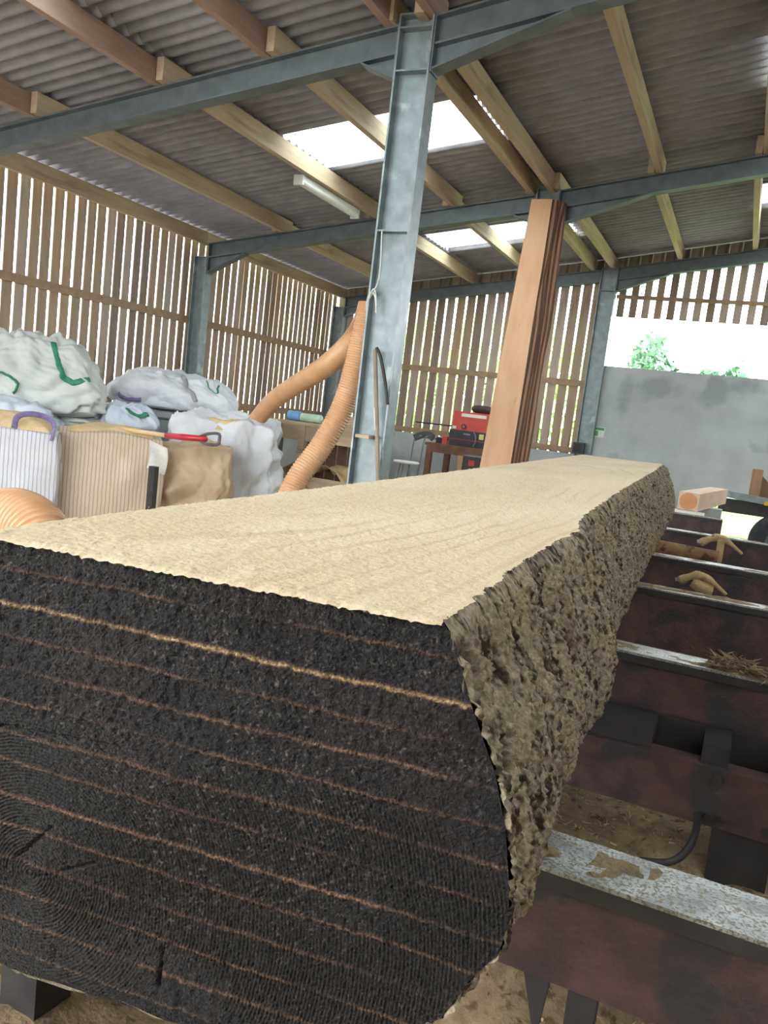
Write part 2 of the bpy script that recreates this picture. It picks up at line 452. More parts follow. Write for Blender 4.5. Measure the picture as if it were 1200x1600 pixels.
w2 = thing('wall_right_light_blocker', (11, 0, 0), kind='structure')  # unseen wall, added to cut the light from the right side
part('concrete_base', box(11, 11.15, Y_END, YC + .14, 0, LOWW), CONC, w2)
part('blocker_cladding', box(11.02, 11.05, Y_END, YC + .14, LOWW - .05, rtop(11)), BOARD[0], w2)
part('concrete_panel', box(6.0, 11, YC + .02, YC + .17, 0, CTOP), CONC, wr)
w3 = thing('wall_front_light_blocker', (-1.2, Y_END, 0), kind='structure')  # unseen wall behind the camera, added to darken log end and bunk faces
part('concrete_base', box(-1.2, 11, Y_END - .15, Y_END, 0, LOWW), CONC, w3)
part('blocker_cladding', box(-1.2, 11, Y_END - .05, Y_END - .02, LOWW - .05, rbot(-1.2)), BOARD[0], w3)
# hedge and trees outside
LEAF = [mat('leaf_%s' % n, a, b, 2, rough=0.7) for n, a, b in (('fresh', (206, 222, 172), (220, 232, 190)), ('deep', (196, 212, 160), (210, 224, 176)), ('dark', (84, 122, 92), (108, 146, 112)))]
TRUNK = mat('tree_trunk', (90, 75, 60), (110, 95, 75), 4, rough=0.9)
def bush(x, y, rx, ry, h, n, label, mi, seed):
    r = np.random.default_rng(seed)
    t = thing('hedge_shrub', (x, y, -.1), label, 'shrub', 'shrubs outside the back wall')
    d = r.normal(size=(n, 3)); d /= np.linalg.norm(d, axis=1)[:, None]
    rad = r.uniform(.55, 1.0, n) ** .5 * (1 + .25 * vn(d[:, 0] * 2, d[:, 1] * 2, d[:, 2] * 2 + seed, 3))
    c = d * rad[:, None] * np.array([rx, ry, h / 2]) + np.array([0, 0, h / 2 + .1])
    c[:, 2] = np.maximum(c[:, 2], .05)
    a = r.normal(size=(n, 3)); a /= np.linalg.norm(a, axis=1)[:, None]
    b = np.cross(a, r.normal(size=(n, 3))); b /= np.linalg.norm(b, axis=1)[:, None]
    s = r.uniform(.10, .22, n)[:, None] * (1 if mi < 2 else .75)
    V = np.stack([c - a * s, c + b * s * .5, c + a * s, c - b * s * .5], 1).reshape(-1, 3)
    F_ = [(4 * i, 4 * i + 1, 4 * i + 2, 4 * i + 3) for i in range(n)]
    link('foliage', mesh('foliage', V, F_), LEAF[mi], t)['kind'] = 'stuff'
    link('stem', mesh('stem', *tube([(0, 0, 0), (.05, 0, h * .3), (0, .05, h * .6)], [.09, .07, .03], 8)), TRUNK, t)
for k, (x, y, rx, ry, h, lab, mi) in enumerate([
    (-9.6, 21.0, 1.5, 1.3, 4.6, 'green shrub outside, furthest left behind the back wall slats', 1),
    (-7.2, 22.5, 1.5, 1.4, 4.6, 'green shrub outside, behind the red welding machine', 0),
    (-5.2, 20.8, 1.4, 1.3, 4.0, 'green shrub outside, behind the slats left of the wide opening', 1),
    (-2.75, 23.6, 1.0, 1.0, 4.15, 'pale green shrub outside, tallest one seen through the wide opening', 2),
    (-1.0, 24.2, .95, 1.0, 3.95, 'pale green shrub outside, lower one seen through the wide opening', 2),
    (0.9, 24.5, 1.0, 1.0, 3.5, 'pale green shrub outside, lowest, at the right end of the wide opening', 2)]):
    bush(x, y, rx, ry, h, 2600 if mi < 2 else 2400, lab, mi, 40 + k)

# ================================================================== THE LOG
NL = np.array([-0.826, 0.675]); NR = np.array([-0.250, 0.747])
DD = np.array([0.992, 0.125])                      # across the end face, to the right
EN = np.array([0.125, -0.992])                     # out of the end face
def ztop(y): return HC - 0.2128 + 0.017 * y
RE = np.array([(.747, -.250), (.924, -.259), (1.079, -.270), (1.359, -.280), (1.603, -.276), (1.72, -.300), (1.86, -.318), (2.771, -.364), (4.55, -.430), (4.9, -.452), (5.66, -.486)])
LE = np.array([(.675, -.826), (.95, -.841), (2.483, -.879), (5.4, -.972)])
LOGLEN = 4.9
def log_edges(v):
    """v 0..1 along the log: left edge and right edge points"""
    yl = .675 + v * (5.30 - .675); yr = .747 + v * (5.42 - .747)
    xl = np.interp(yl, LE[:, 0], LE[:, 1]); xr = np.interp(yr, RE[:, 0], RE[:, 1])
    return np.stack([xl, yl], -1), np.stack([xr, yr], -1)
# outline on the end face, right-hand side going down then round underneath to the left edge (ds from right edge, dz)
PROF = np.array([(0, 0), (.010, -.010), (.018, -.023), (.043, -.084), (.074, -.144), (.092, -.20), (.103, -.253), (.108, -.293), (.103, -.33), (.078, -.367), (.054, -.42),
                 (.0, -.466), (-.06, -.50), (-.15, -.522), (-.24, -.535), (-.38, -.541), (-.51, -.547), (-.60, -.535), (-.68, -.49), (-.74, -.42), (-.765, -.33), (-.755, -.25), (-.73, -.16), (-.68, -.09), (-.605, -.03), (-.575, -.002)])
_pl = np.concatenate([[0], np.cumsum(np.linalg.norm(np.diff(PROF, axis=0), axis=1))])
PLEN = _pl[-1]
def prof(t):
    return np.stack([np.interp(t, _pl, PROF[:, 0]), np.interp(t, _pl, PROF[:, 1])], -1)
log = thing('sawn_log', (-0.6, 3.1, HC - 0.2 - .545 + .05), 'huge log with a freshly sawn flat top and dark end face', 'log')
LO = np.array(log.location)

# --- bark
nv = 1150
tv = np.linspace(0, 1, nv); v = (np.exp(tv * math.log(6.6)) - 1) / 5.6
nr1, nr2 = 300, 60
t = np.concatenate([np.linspace(0, .62, nr1, endpoint=False), np.linspace(.62, PLEN, nr2)])
Pr = prof(t)
tan = np.gradient(Pr, t, axis=0); tan /= np.linalg.norm(tan, axis=1)[:, None] + 1e-9
nrm = np.stack([-tan[:, 1], tan[:, 0]], -1)          # outward: to the right on the right-hand side
le, re = log_edges(v)
wid = np.linalg.norm(re - le, axis=1); kx = wid / .58; kz = 1 - 0.10 * v
yy = re[:, 1]
VV, TT = np.meshgrid(yy, t, indexing='ij')
# bark relief
n1 = fbm(VV * 5, TT * 4, o=3, seed=3)
n2 = fbm(VV * 34, TT * 12, o=3, seed=9)
n3 = fbm(VV * 85, TT * 55, o=3, seed=21)
n4 = vn(VV * 300, TT * 230, seed=5)
pits = sstep(.30, .62, fbm(VV * 26 + .6 * n1, TT * 13, o=3, seed=77))
edgef = sstep(0, .05, TT)
disp = (.010 * n1 + .008 * n2 + .0068 * n3 + .0038 * n4 - .016 * pits) * (.3 + .7 * edgef)
# a deep vertical split in the bark near the far end, and a flare beyond it
disp += -.022 * np.exp(-((VV - 4.72) / .035) ** 2) * edgef + .012 * sstep(4.75, 4.85, VV) * edgef
fade = sstep(0, .03, TT) * sstep(.02, .25, PLEN - TT)
disp = disp * np.maximum(fade, .15 * (TT < .3)) - .004 * sstep(.2, .02, PLEN - TT)
ds = Pr[None, :, 0] * kx[:, None] + nrm[None, :, 0] * disp
dz = Pr[None, :, 1] * kz[:, None] + nrm[None, :, 1] * disp
ej = (.004 * vn(yy * 40, yy * 0, seed=2) + .003 * vn(yy * 150, yy * 0, seed=4))     # ragged top arris
ds += ej[:, None] * np.exp(-TT / .03)
P = np.empty(ds.shape + (3,))
P[..., 0] = re[:, None, 0] + DD[0] * ds; P[..., 1] = re[:, None, 1] + DD[1] * ds
P[..., 2] = ztop(re[:, 1])[:, None] + dz
bark_first = P[:, 0, :].copy()
me = grid_mesh('bark', P - LO)
dust = sstep(-.42, .30, fbm(VV * 120, TT * 75, o=3, seed=51) + .45 * n2 + .12 - .15 * sstep(.35, .6, TT)) * (1 - .75 * pits)
c_d = np.array(lin((62, 52, 43))); c_b = np.array(lin((168, 154, 130))); c_y = np.array(lin((178, 160, 128)))
C = c_d + (c_b - c_d) * dust[..., None]
yl = (sstep(.1, .5, fbm(VV * 9, TT * 9, o=3, seed=61)) * dust)[..., None]
C = C + (c_y - C) * yl * .7
red = sstep(.42, .6, fbm(VV * 14, TT * 12, o=3, seed=91))[..., None] * .35
C = C + (np.array(lin((120, 88, 64))) - C) * red
set_color(me, C)
BARK = mat('dusty_bark', (190, 190, 190), (255, 255, 255), 120, rough=1.0, bump=0.5, bscale=350, vcol='Col', spec=0.2)
link('bark', me, BARK, log)

# --- sawn top
ns = 150
sv = np.linspace(0, 1, ns)
nvt = 700
it = np.linspace(0, nv - 1, nvt)
ii = np.arange(nv)
bf = np.stack([np.interp(it, ii, bark_first[:, k]) for k in range(3)], -1)
vv = np.interp(it, ii, v); le2, re2 = log_edges(vv)
P = np.empty((nvt, ns, 3))
for k in (0, 1): P[..., k] = le2[:, None, k] * (1 - sv) + bf[:, None, k] * sv
YY = P[..., 1]; XX = P[..., 0]
fz = .0016 * fbm(XX * 60, YY * 30, o=3, seed=8) + .0012 * vn(XX * 240, YY * 160, seed=18)
P[..., 2] = ztop(YY) + fz * (1 - sstep(.97, 1, sv)[None, :])
P[:, -1, 2] = bf[:, 2]
P = np.concatenate([P[:1].copy(), P], 0)          # a worn lip folding over the near arris
P[0, :, 0] += EN[0] * .008; P[0, :, 1] += EN[1] * .008; P[0, :, 2] -= .004 + .0015 * vn(np.arange(ns) * .9, np.zeros(ns), seed=6)
me = grid_mesh('sawn_face', P[:, ::-1] - LO)
TOPM = bpy.data.materials.new('sawn_softwood'); TOPM.use_nodes = True
nt = TOPM.node_tree; N = nt.nodes; L = nt.links; b = N['Principled BSDF']
b.inputs['Roughness'].default_value = 0.95; b.inputs['Specular IOR Level'].default_value = 0.2
tc = N.new('ShaderNodeTexCoord')
def noise(scale, detail, stretch=(1, 1, 1), dist=0.0):
    mp = N.new('ShaderNodeMapping'); mp.inputs['Scale'].default_value = stretch; L.new(tc.outputs['Object'], mp.inputs[0])
    nz = N.new('ShaderNodeTexNoise'); nz.inputs['Scale'].default_value = scale; nz.inputs['Detail'].default_value = detail; nz.inputs['Distortion'].default_value = dist
    L.new(mp.outputs[0], nz.inputs['Vector']); return nz
def ramp(src, p0, p1, c0, c1):
    r = N.new('ShaderNodeValToRGB'); r.color_ramp.elements[0].position = p0; r.color_ramp.elements[1].position = p1
    r.color_ramp.elements[0].color = (*c0, 1); r.color_ramp.elements[1].color = (*c1, 1); L.new(src, r.inputs[0]); return r
def mixc(fac, a, bb, mode='MIX'):
    mx = N.new('ShaderNodeMix'); mx.data_type = 'RGBA'; mx.blend_type = mode
    if isinstance(fac, float): mx.inputs[0].default_value = fac
    else: L.new(fac, mx.inputs[0])
    for s_, q in ((6, a), (7, bb)):
        if isinstance(q, tuple): mx.inputs[s_].default_value = (*q, 1)
        else: L.new(q, mx.inputs[s_])
    return mx.outputs[2]
base = ramp(noise(5, 4, (1, .35, 1)).outputs[0], .35, .65, lin((206, 187, 155)), lin((218, 201, 171))).outputs[0]
# growth ring figure: long ellipses
mp = N.new('ShaderNodeMapping'); mp.inputs['Location'].default_value = (0.08, .22, 0); mp.inputs['Scale'].default_value = (1.0, .16, 0.0)
L.new(tc.outputs['Object'], mp.inputs[0])
wv = N.new('ShaderNodeTexWave'); wv.wave_type = 'RINGS'; wv.rings_direction = 'SPHERICAL'
wv.inputs['Scale'].default_value = 7; wv.inputs['Distortion'].default_value = 6.0; wv.inputs['Detail'].default_value = 3; wv.inputs['Detail Scale'].default_value = 1.2
L.new(mp.outputs[0], wv.inputs['Vector'])
wm = ramp(wv.outputs[1], .0, .22, (1, 1, 1), (0, 0, 0)).outputs[0]
msk = ramp(noise(1.6, 3).outputs[0], .5, .66, (0, 0, 0), (.4, .4, .4)).outputs[0]
fac = mixc(1.0, wm, msk, 'MULTIPLY')
base = mixc(fac, base, lin((178, 150, 112)))
spk = ramp(noise(190, 4).outputs[0], .56, .70, (0, 0, 0), (.5, .5, .5)).outputs[0]
base = mixc(spk, base, lin((168, 142, 104)))
L.new(base, b.inputs['Base Color'])
bp = N.new('ShaderNodeBump'); bp.inputs['Strength'].default_value = .7; bp.inputs['Distance'].default_value = .004
L.new(noise(170, 6, (1, .6, 1)).outputs[0], bp.inputs['Height']); L.new(bp.outputs[0], b.inputs['Normal'])
link('sawn_face', me, TOPM, log)

# --- near end face: chainsaw-cut, blackened
nz_, nc = 520, 640
zz = -np.concatenate([np.linspace(0, .5, 470, endpoint=False), np.linspace(.5, .5465, nz_ - 470)])
RP = PROF[:17]; LP_ = np.concatenate([PROF[16:]])
sR = np.interp(-zz, -RP[:, 1], RP[:, 0]) + .5805
sL = np.interp(-zz, -LP_[::-1][:, 1], LP_[::-1][:, 0]) + .5805
u = np.linspace(0, 1, nc)
SS = sL[:, None] * (1 - u) + sR[:, None] * u; ZZ = np.repeat(zz[:, None], nc, 1)
cuts = [-.036, -.0805, -.120, -.159, -.199, -.238, -.277, -.318, -.358, -.400, -.440, -.480, -.518]
pale = [.35, 1.0, .4, .5, .42, .5, .42, .75, .6, .3, .55, .45, .3]
def wob(i): return .0022 * vn(SS * 9, SS * 0 + i * 7.3, seed=i) + .0012 * vn(SS * 60, SS * 0 + i, seed=i + 50)
DP = np.zeros_like(SS); LINE = np.zeros_like(SS); PALE = np.zeros_like(SS)
edges = [0.012] + cuts + [-.56]
for i, c in enumerate(cuts):
    w = .0020 if i != 1 else .0026
    dd = ZZ - (c + wob(i))
    brk = .25 + .75 * sstep(-.75 if i in (1, 7, 8) else -.5, .25, fbm(SS * 14 + i * 3.7, SS * 0 + i * 1.3, o=3, seed=200 + i) + (.35 if i in (1, 7) else .1) - .6 * sstep(.50, .68, SS) * (i != 1))
    ln = np.exp(-(dd / w) ** 2) * brk
    LINE = np.maximum(LINE, ln * min(1, pale[i] * 1.35)); PALE = np.maximum(PALE, ln * (1.0 if i == 1 else .25 * (vn(SS * 12, SS * 0 + i, seed=300 + i) > .2)))
    # a small ledge at every kerf
    DP += .0016 * np.exp(-(dd / .003) ** 2) + .0012 * (1 if i % 2 else -1) * sstep(-.004, .004, -dd)
rr = np.hypot((SS - .11) * 1.0, (ZZ + .41) * 1.0)
rw = rr + .004 * fbm(SS * 14, ZZ * 14, o=3, seed=31)
ring = np.sin(2 * math.pi * rw / .0044) 
rmask = sstep(-.2, .4, fbm(SS * 6, ZZ * 6, o=2, seed=33) + sstep(-.12, -.32, ZZ) - .35)
g1 = fbm(SS * 130, ZZ * 110, o=3, seed=41); g2 = vn(SS * 420, ZZ * 360, seed=43)
DP += .0011 * ring * rmask + .0040 * g1 * (1 - .65 * rmask) + .0012 * g2 + .003 * fbm(SS * 9, ZZ * 9, o=2, seed=47)
# radial shakes near the pith
crk = np.zeros_like(SS)
for (a0, a1, b0, b1) in ((.05, -.235, .22, -.222), (.085, -.40, .135, -.345), (.15, -.40, .20, -.372), (.30, -.50, .30, -.452)):
    dx, dy = b0 - a0, b1 - a1; L2 = dx * dx + dy * dy
    q = np.clip(((SS - a0) * dx + (ZZ - a1) * dy) / L2, 0, 1)
    dist = np.hypot(SS - a0 - q * dx, ZZ - a1 - q * dy) + .001 * vn(SS * 80, ZZ * 80, seed=71)
    crk = np.maximum(crk, np.exp(-(dist / .0022) ** 2))
DP -= .006 * crk
DP *= sstep(0, .004, np.minimum(np.minimum(SS - sL[:, None], sR[:, None] - SS), -ZZ)) * .85 + .15
P = np.empty(SS.shape + (3,))
P[..., 0] = NL[0] + DD[0] * SS + EN[0] * DP; P[..., 1] = NL[1] + DD[1] * SS + EN[1] * DP
P[..., 2] = ztop(.7) + ZZ
P[..., 2] -= .0015 * np.exp(ZZ / .003)
me = grid_mesh('end_face', (P - LO)[:, ::-1])
k0 = np.array(lin((24, 21, 23))); k1 = np.array(lin((42, 37, 37))); kr = np.array(lin((58, 42, 41)))
tone = sstep(-.4, .5, fbm(SS * 7, ZZ * 10, o=4, seed=101))[..., None]
C = k0 + (k1 - k0) * tone
redn = sstep(.05, .5, fbm(SS * 5, ZZ * 8, o=3, seed=103))[..., None]
C = C + (kr - C) * redn * .5
gr = (sstep(.05, .75, vn(SS * 520, ZZ * 470, seed=121)) * sstep(-.35, .3, fbm(SS * 22, ZZ * 26, o=3, seed=123)) * (1 - .75 * rmask))[..., None]
C = C + (np.array(lin((80, 75, 74))) - C) * gr * .75
rc = (sstep(.2, .9, ring) * rmask)[..., None]
C = C + (np.array(lin((84, 74, 64))) - C) * rc * .6
spc = (sstep(.50, .85, vn(SS * 360, ZZ * 330, seed=111)) * sstep(-.25, .35, fbm(SS * 5, ZZ * 7, o=2, seed=113)))[..., None]
C = C + (np.array(lin((136, 124, 112))) - C) * spc * .8
topm = sstep(-.0045, -.0015, ZZ + .003 * vn(SS * 90, SS * 0, seed=131) + .002 * vn(SS * 300, ZZ * 300, seed=132))[..., None]
C = C + (np.array(lin((196, 172, 132))) - C) * topm
cl = np.array(lin((150, 108, 88))); cp = np.array(lin((205, 172, 122)))
lc = cl + (cp - cl) * PALE[..., None]
C = C + (lc - C) * np.clip(LINE * (1.0 + .5 * g1), 0, 1)[..., None]
set_color(me, C[:, ::-1])
ENDM = mat('blackened_end_grain', (120, 120, 120), (255, 255, 255), 300, rough=0.6, bump=0.9, bscale=420, vcol='Col', spec=0.4)
link('end_face', me, ENDM, log)
# far end face
fv = [];
for q in PROF[:-1]:
    p = re[-1] + DD * q[0] * kx[-1]; fv.append((p[0], p[1], ztop(re[-1][1]) + q[1] * kz[-1]))
part('end_face', (fv, [tuple(range(len(fv)))[::-1]]), mat('plain_end_grain', (120, 95, 70), (150, 120, 90), 20, rough=.9), log)

# --- fuzz of torn fibres on the sawn top, crumbs of sawdust on the arris
def slivers(n, posf, lmin, lmax, w, upf, seed):
    r = np.random.default_rng(seed); V = []; Fc = []
    for i in range(n):
        p = Vector(posf(r)); l = r.uniform(lmin, lmax)
        a = r.uniform(0, 2 * math.pi); e = r.uniform(*upf)
        d = Vector((math.cos(a) * math.cos(e), math.sin(a) * math.cos(e), math.sin(e))) * l
        s = d.cross(Vector((r.normal(), r.normal(), r.normal()))).normalized() * w * r.uniform(.6, 1.4)
        k = len(V); V += [p - s, p + s, p + d * .6 + s * .7, p + d]; Fc += [(k, k + 1, k + 2, k + 3)]
    return V, Fc
def top_pos(r):
    q = (math.exp(r.uniform(0, 1) * math.log(6.6)) - 1) / 5.6
    a, c = log_edges(np.array([q])); e = r.uniform(0, 1)
    if r.uniform() < .22: e = r.choice([.0, .995]) + (.015 * r.uniform() if e < .5 else -.01 * r.uniform())
    p = a[0] * (1 - e) + c[0] * e; return p[0], p[1], ztop(p[1])
FUZZ = mat('torn_wood_fibre', (214, 188, 144), (228, 206, 164), 30, rough=1.0)
o = part('torn_fibres', slivers(6000, top_pos, .001, .0035, .0005, (.3, 1.3), 3), FUZZ, log); o['kind'] = 'stuff'
def arris(r):
    e = r.uniform(.03, .99); p = NL + (NR - NL) * e
    return p[0] + .002 * EN[0], p[1] + .003 * EN[1], ztop(.7) - r.uniform(0, .004)
o = part('arris_fibres', slivers(900, arris, .001, .003, .0004, (-.9, .5), 5), FUZZ, log); o['kind'] = 'stuff'

# ================================================================== SAWMILL BED
REDM = mat('rusty_red_paint', (50, 36, 37), (82, 57, 54), 11, detail=9, rough=0.55, bump=0.3, bscale=60, c3=(44, 40, 41), s3=7, t3=0.52)
CAPM = mat('worn_steel_cap', (128, 130, 130), (176, 178, 176), 18, rough=0.45, metal=0.5, bump=0.2, c3=(118, 108, 88), s3=170, t3=0.50)
DARKM = mat('oily_black_steel', (34, 32, 33), (52, 48, 47), 10, rough=0.55)
bed = thing('sawmill_bed', (-.35, 4.8, 0), 'low red-brown steel sawmill bed carrying the huge log', 'sawmill')
def bunk(y, x0, x1, d, h, capw=True, seed=0):
    z1 = HC - .758 + .017 * y - .004
    bk = part('bunk', box(x0, x1, y + .004, y + d, z1 - h, z1 - .012), REDM, bed, origin=(x0, y, z1 - h))
    if capw:
        part('bunk_cap', box(x0, x1, y - .008, y + d + .008, z1 - .008, z1), CAPM, bk)
        part('cap_lip', box(x0, x1, y - .007, y + .0035, z1 - .036, z1 - .0085), DARKM, bk)
    # sawdust lying on the cap
    r = np.random.default_rng(seed); n = 120
    xs = np.linspace(x0, min(x1, .35), n)
    PP = np.empty((n, 7, 3))
    GX, GF = np.meshgrid(xs, np.linspace(0, 1, 7), indexing='ij')
    HG = fbm(GX * 6 + seed, GF * 1.5, o=4, seed=seed) + .35 * fbm(GX * 40, GF * 6, o=2, seed=seed + 3) + (.25 - .9 * sstep(-.15, .1, GX) if seed == 300 else .32)
    for i, xx in enumerate(xs):
        for j in range(7):
            f = j / 6
            hgt = .013 * math.sin(math.pi * f) ** .5 * HG[i, j] - .002
            PP[i, j] = (xx, y - .005 + (d + .01) * f, z1 - .001 + hgt)
    off = bk.location + bed.location
    so = link('sawdust_layer', grid_mesh('sawdust_layer', PP - np.array(off)), SAWDUST_B, bk); so['kind'] = 'stuff'
    return bk, z1
bl = [(1.335, .12, .21, .62), (2.83, .11, .20, .62), (4.07, .10, .29, .62), (5.18, .10, .30, .62), (6.69, .10, .28, .62), (8.15, .10, .17, -.11)]
bz = []
for i, (y, d, h, x1) in enumerate(bl):
    b_, z1 = bunk(y, -1.15, x1, d, h, True, 300 + i); bz.append((b_, z1))
for sx in (-1.21, .68):
    part('side_rail', box(sx - .06, sx + .06, .9, 9.0, HC - .758 - .2 - .1, HC - .758 - .2 + .1), REDM, bed)
    for y in (1.2, 4.2, 7.4, 8.8): part('leg', box(sx - .05, sx + .05, y - .05, y + .05, 0, HC - 1.05), DARKM, bed)
# lower cross member bolted below the second bunk, with holes and bolts
ly = 2.6; lz1, lz0 = HC - .96, HC - 1.145
lb = part('lower_cross_member', join(box(-1.15, .62, ly, ly + .012, lz0, lz1), box(-1.15, .62, ly + .0125, ly + .08, lz1 - .012, lz1), box(-1.15, .62, ly + .0125, ly + .08, lz0, lz0 + .012)), REDM, bed, origin=(-1.15, ly, lz0))
for px, py in ((1120, 1218), (1107, 1277), (1196, 1300)):
    p = at_y(px, py, ly)
    part('bolt', cyl((p.x, ly + .001, p.z), (p.x, ly - .02, p.z), .014, 6), DARKM, lb)
for px, py in ((948, 1175), (1025, 1193), (938, 1232)):
    p = at_y(px, py, ly)
    part('bolt_hole', cyl((p.x, ly + .001, p.z), (p.x, ly - .0015, p.z), .008, 10), DARKM, lb)
p = at_y(1107, 1075, 2.83); part('bolt_hole', cyl((p.x, 2.835, p.z), (p.x, 2.8305, p.z), .017, 12), DARKM, bz[1][0])
p = at_y(1132, 1092, 2.83); part('bolt_hole', cyl((p.x, 2.835, p.z), (p.x, 2.8305, p.z), .007, 12), DARKM, bz[1][0])
# brackets between second bunk and lower member
for xa, xb in ((-.33, -.13), (.02, .10), (.22, .6)):
    part('spacer_bracket', box(xa, xb, ly + .03, ly + .2, lz1 - .001, HC - .9), DARKM, bed)
part('gap_shade_plate', box(-1.1, .62, ly + .205, ly + .22, lz1 - .05, HC - .90), DARKM, bed)  # dark sheet standing in for the shade behind the brackets
part('support_leg', box(.09, .26, ly + .02, ly + .18, 0.0, lz0 + .001), DARKM, bed)
part('support_leg', box(-.135, -.085, 1.36, 1.42, 0, bz[0][1] - .17), DARKM, bed)
tri = [(-.235, 1.37, bz[0][1] - .17), (-.165, 1.37, bz[0][1] - .17), (-.18, 1.37, bz[0][1] - .36)]
part('gusset', prism(tri, None, (0, .02, 0)), DARKM, bed)
# roller bar between the fourth and fifth bunk and the log stops
part('roller_bar', cyl((-.8, 5.9, HC - .70), (-.07, 5.9, HC - .72), .05, 16), mat('rusty_dusty_bar', (120, 88, 58), (150, 118, 82), 14, rough=.9, c3=(80, 58, 42), s3=12), bed, smooth=True)
STOP = mat('dusty_log_stop', (170, 146, 106), (192, 166, 122), 20, rough=1.0, bump=.6, c3=(90, 68, 50), s3=14, t3=.6)
def log_stop(px, py, y, sc, stem):
    c = at_y(px, py, y)
    q = lambda *a: c + Vector(a) * sc
    arm = tube(spline([q(-.11, 0, -.03), q(-.04, 0, .015), q(.02, 0, .03), q(.09, 0, 0), q(.18, 0, -.06)], 16), [sc * (.026 + .004 * math.sin(i * 1.3)) * (1 if i < 9 else 1 - (i - 9) * .10) for i in range(17)], 12)
    low = bar(q(.03, 0, .02), q(.03, 0, -.20), .055 * sc, .05 * sc) if stem else tube([q(-.03, .0, -.02), q(.03, 0, -.045), q(.10, 0, -.05)], [.03 * sc, .045 * sc, .03 * sc], 9)
    st = part('log_stop', join(arm, low), STOP, bed, smooth=not stem)
    part('stop_bolt', cyl(c + Vector((-.13, 0, -.03)) * sc, c + Vector((-.09, 0, -.02)) * sc, .02 * sc, 8), CAPM, st)
log_stop(1120, 846, 5.95, .95, True)
log_stop(1090, 906, 4.6, .85, False)
# torn strip of wood waste lying on the second bunk
def strip_pos(r):
    q = r.uniform(0, 1); return (.0 + .20 * q + r.normal() * .008, 2.86 + r.normal() * .03, bz[1][1] + .015 + .03 * math.sin(math.pi * min(1, q * 1.2)) * r.uniform(0, 1))
o = part('bark_shreds', slivers(500, strip_pos, .02, .07, .003, (-.3, .4), 9), SAWDUST_B, bed); o['kind'] = 'stuff'
# hydraulic hose under the bed
p = [at_y(1000, 1345, 2.3), at_y(1045, 1347, 2.3), at_y(1072, 1330, 2.35), at_y(1087, 1300, 2.45), at_y(1090, 1270, 2.62)]
part('hydraulic_hose', tube(spline(p, 30), .011, 8), DARKM, bed, smooth=True)

# sawdust and waste under the bed
nx, ny = 150, 260
xs = np.linspace(-2.2, 1.6, nx); yv = np.linspace(.25, 9.5, ny)
X, Y = np.meshgrid(xs, yv, indexing='ij')
Z = .12 + .09 * fbm(X * 2, Y * 2, o=4, seed=5) + .02 * fbm(X * 14, Y * 14, o=3, seed=6) + .22 * np.exp(-((X + .35) / .35) ** 2 - ((Y - 1.75) / .3) ** 2) + .08 * np.exp(-((X - .2) / .4) ** 2 - ((Y - 3.0) / .4) ** 2)
ed = np.minimum(np.minimum(X + 2.2, 1.6 - X), np.minimum(Y - .25, 9.5 - Y))
Z = Z * sstep(0, .5, ed) - .01
so = link('sawdust_drift', grid_mesh('sawdust_drift', np.stack([X, Y, Z], -1)[:, ::-1]), SAWDUST_B)
tag(so, 'drift of coarse sawdust and bark waste under the sawmill bed', 'sawdust', kind='stuff')

def chip_pos(r):
    x_ = r.uniform(-.9, .6); y_ = r.uniform(1.0, 3.6) if r.uniform() < .85 else r.uniform(3.6, 8)
    i_ = int((x_ + 2.2) / 3.8 * 149); j_ = int((y_ - .25) / 9.25 * 259)
    return x_, y_, Z[i_, j_] + .006
vc, fc = slivers(5000, chip_pos, .008, .035, .0028, (-.2, .5), 15)
cs = solo('wood_chips', (vc, fc), mat('wood_chip', (150, 124, 86), (184, 158, 116), 30, rough=1.0), 'scattered wood chips and bark shreds on the sawdust under the bed', 'chips', kind='stuff', loc=(0, 2, 0))

# ================================================================== BULK BAGS
def cube_shell(n):
    """unit cube surface -1..1 as a welded set of quads"""
    idx = {}; V = []; Fc = []
    def vid(p):
        k = tuple(int(round(c * n)) for c in p)
        if k not in idx: idx[k] = len(V); V.append(p)
        return idx[k]
    for ax in range(3):
        for sg in (-1, 1):
            for i in range(n):
                for j in range(n):
                    q = []
                    for a, b_ in ((i, j), (i + 1, j), (i + 1, j + 1), (i, j + 1)):
                        p = [0, 0, 0]; p[ax] = sg; p[(ax + 1) % 3] = -1 + 2 * a / n; p[(ax + 2) % 3] = -1 + 2 * b_ / n
                        q.append(vid(tuple(p)))
                    Fc.append(tuple(q) if sg > 0 else tuple(q[::-1]))
    return np.array(V), Fc
SHV, SHF = cube_shell(44)
def rounded(V, k):
    """between cube (k=0) and sphere (k=1)"""
    l = np.linalg.norm(V, axis=1)[:, None]; mx = np.abs(V).max(axis=1)[:, None]
    sph = V / l * 1.0
    return V * (1 - k) + sph * k * 1.18
WOVEN = lambda name, a, b, st, stripes=None, sc=11.0: bagmat(name, a, b, st, stripes, sc)
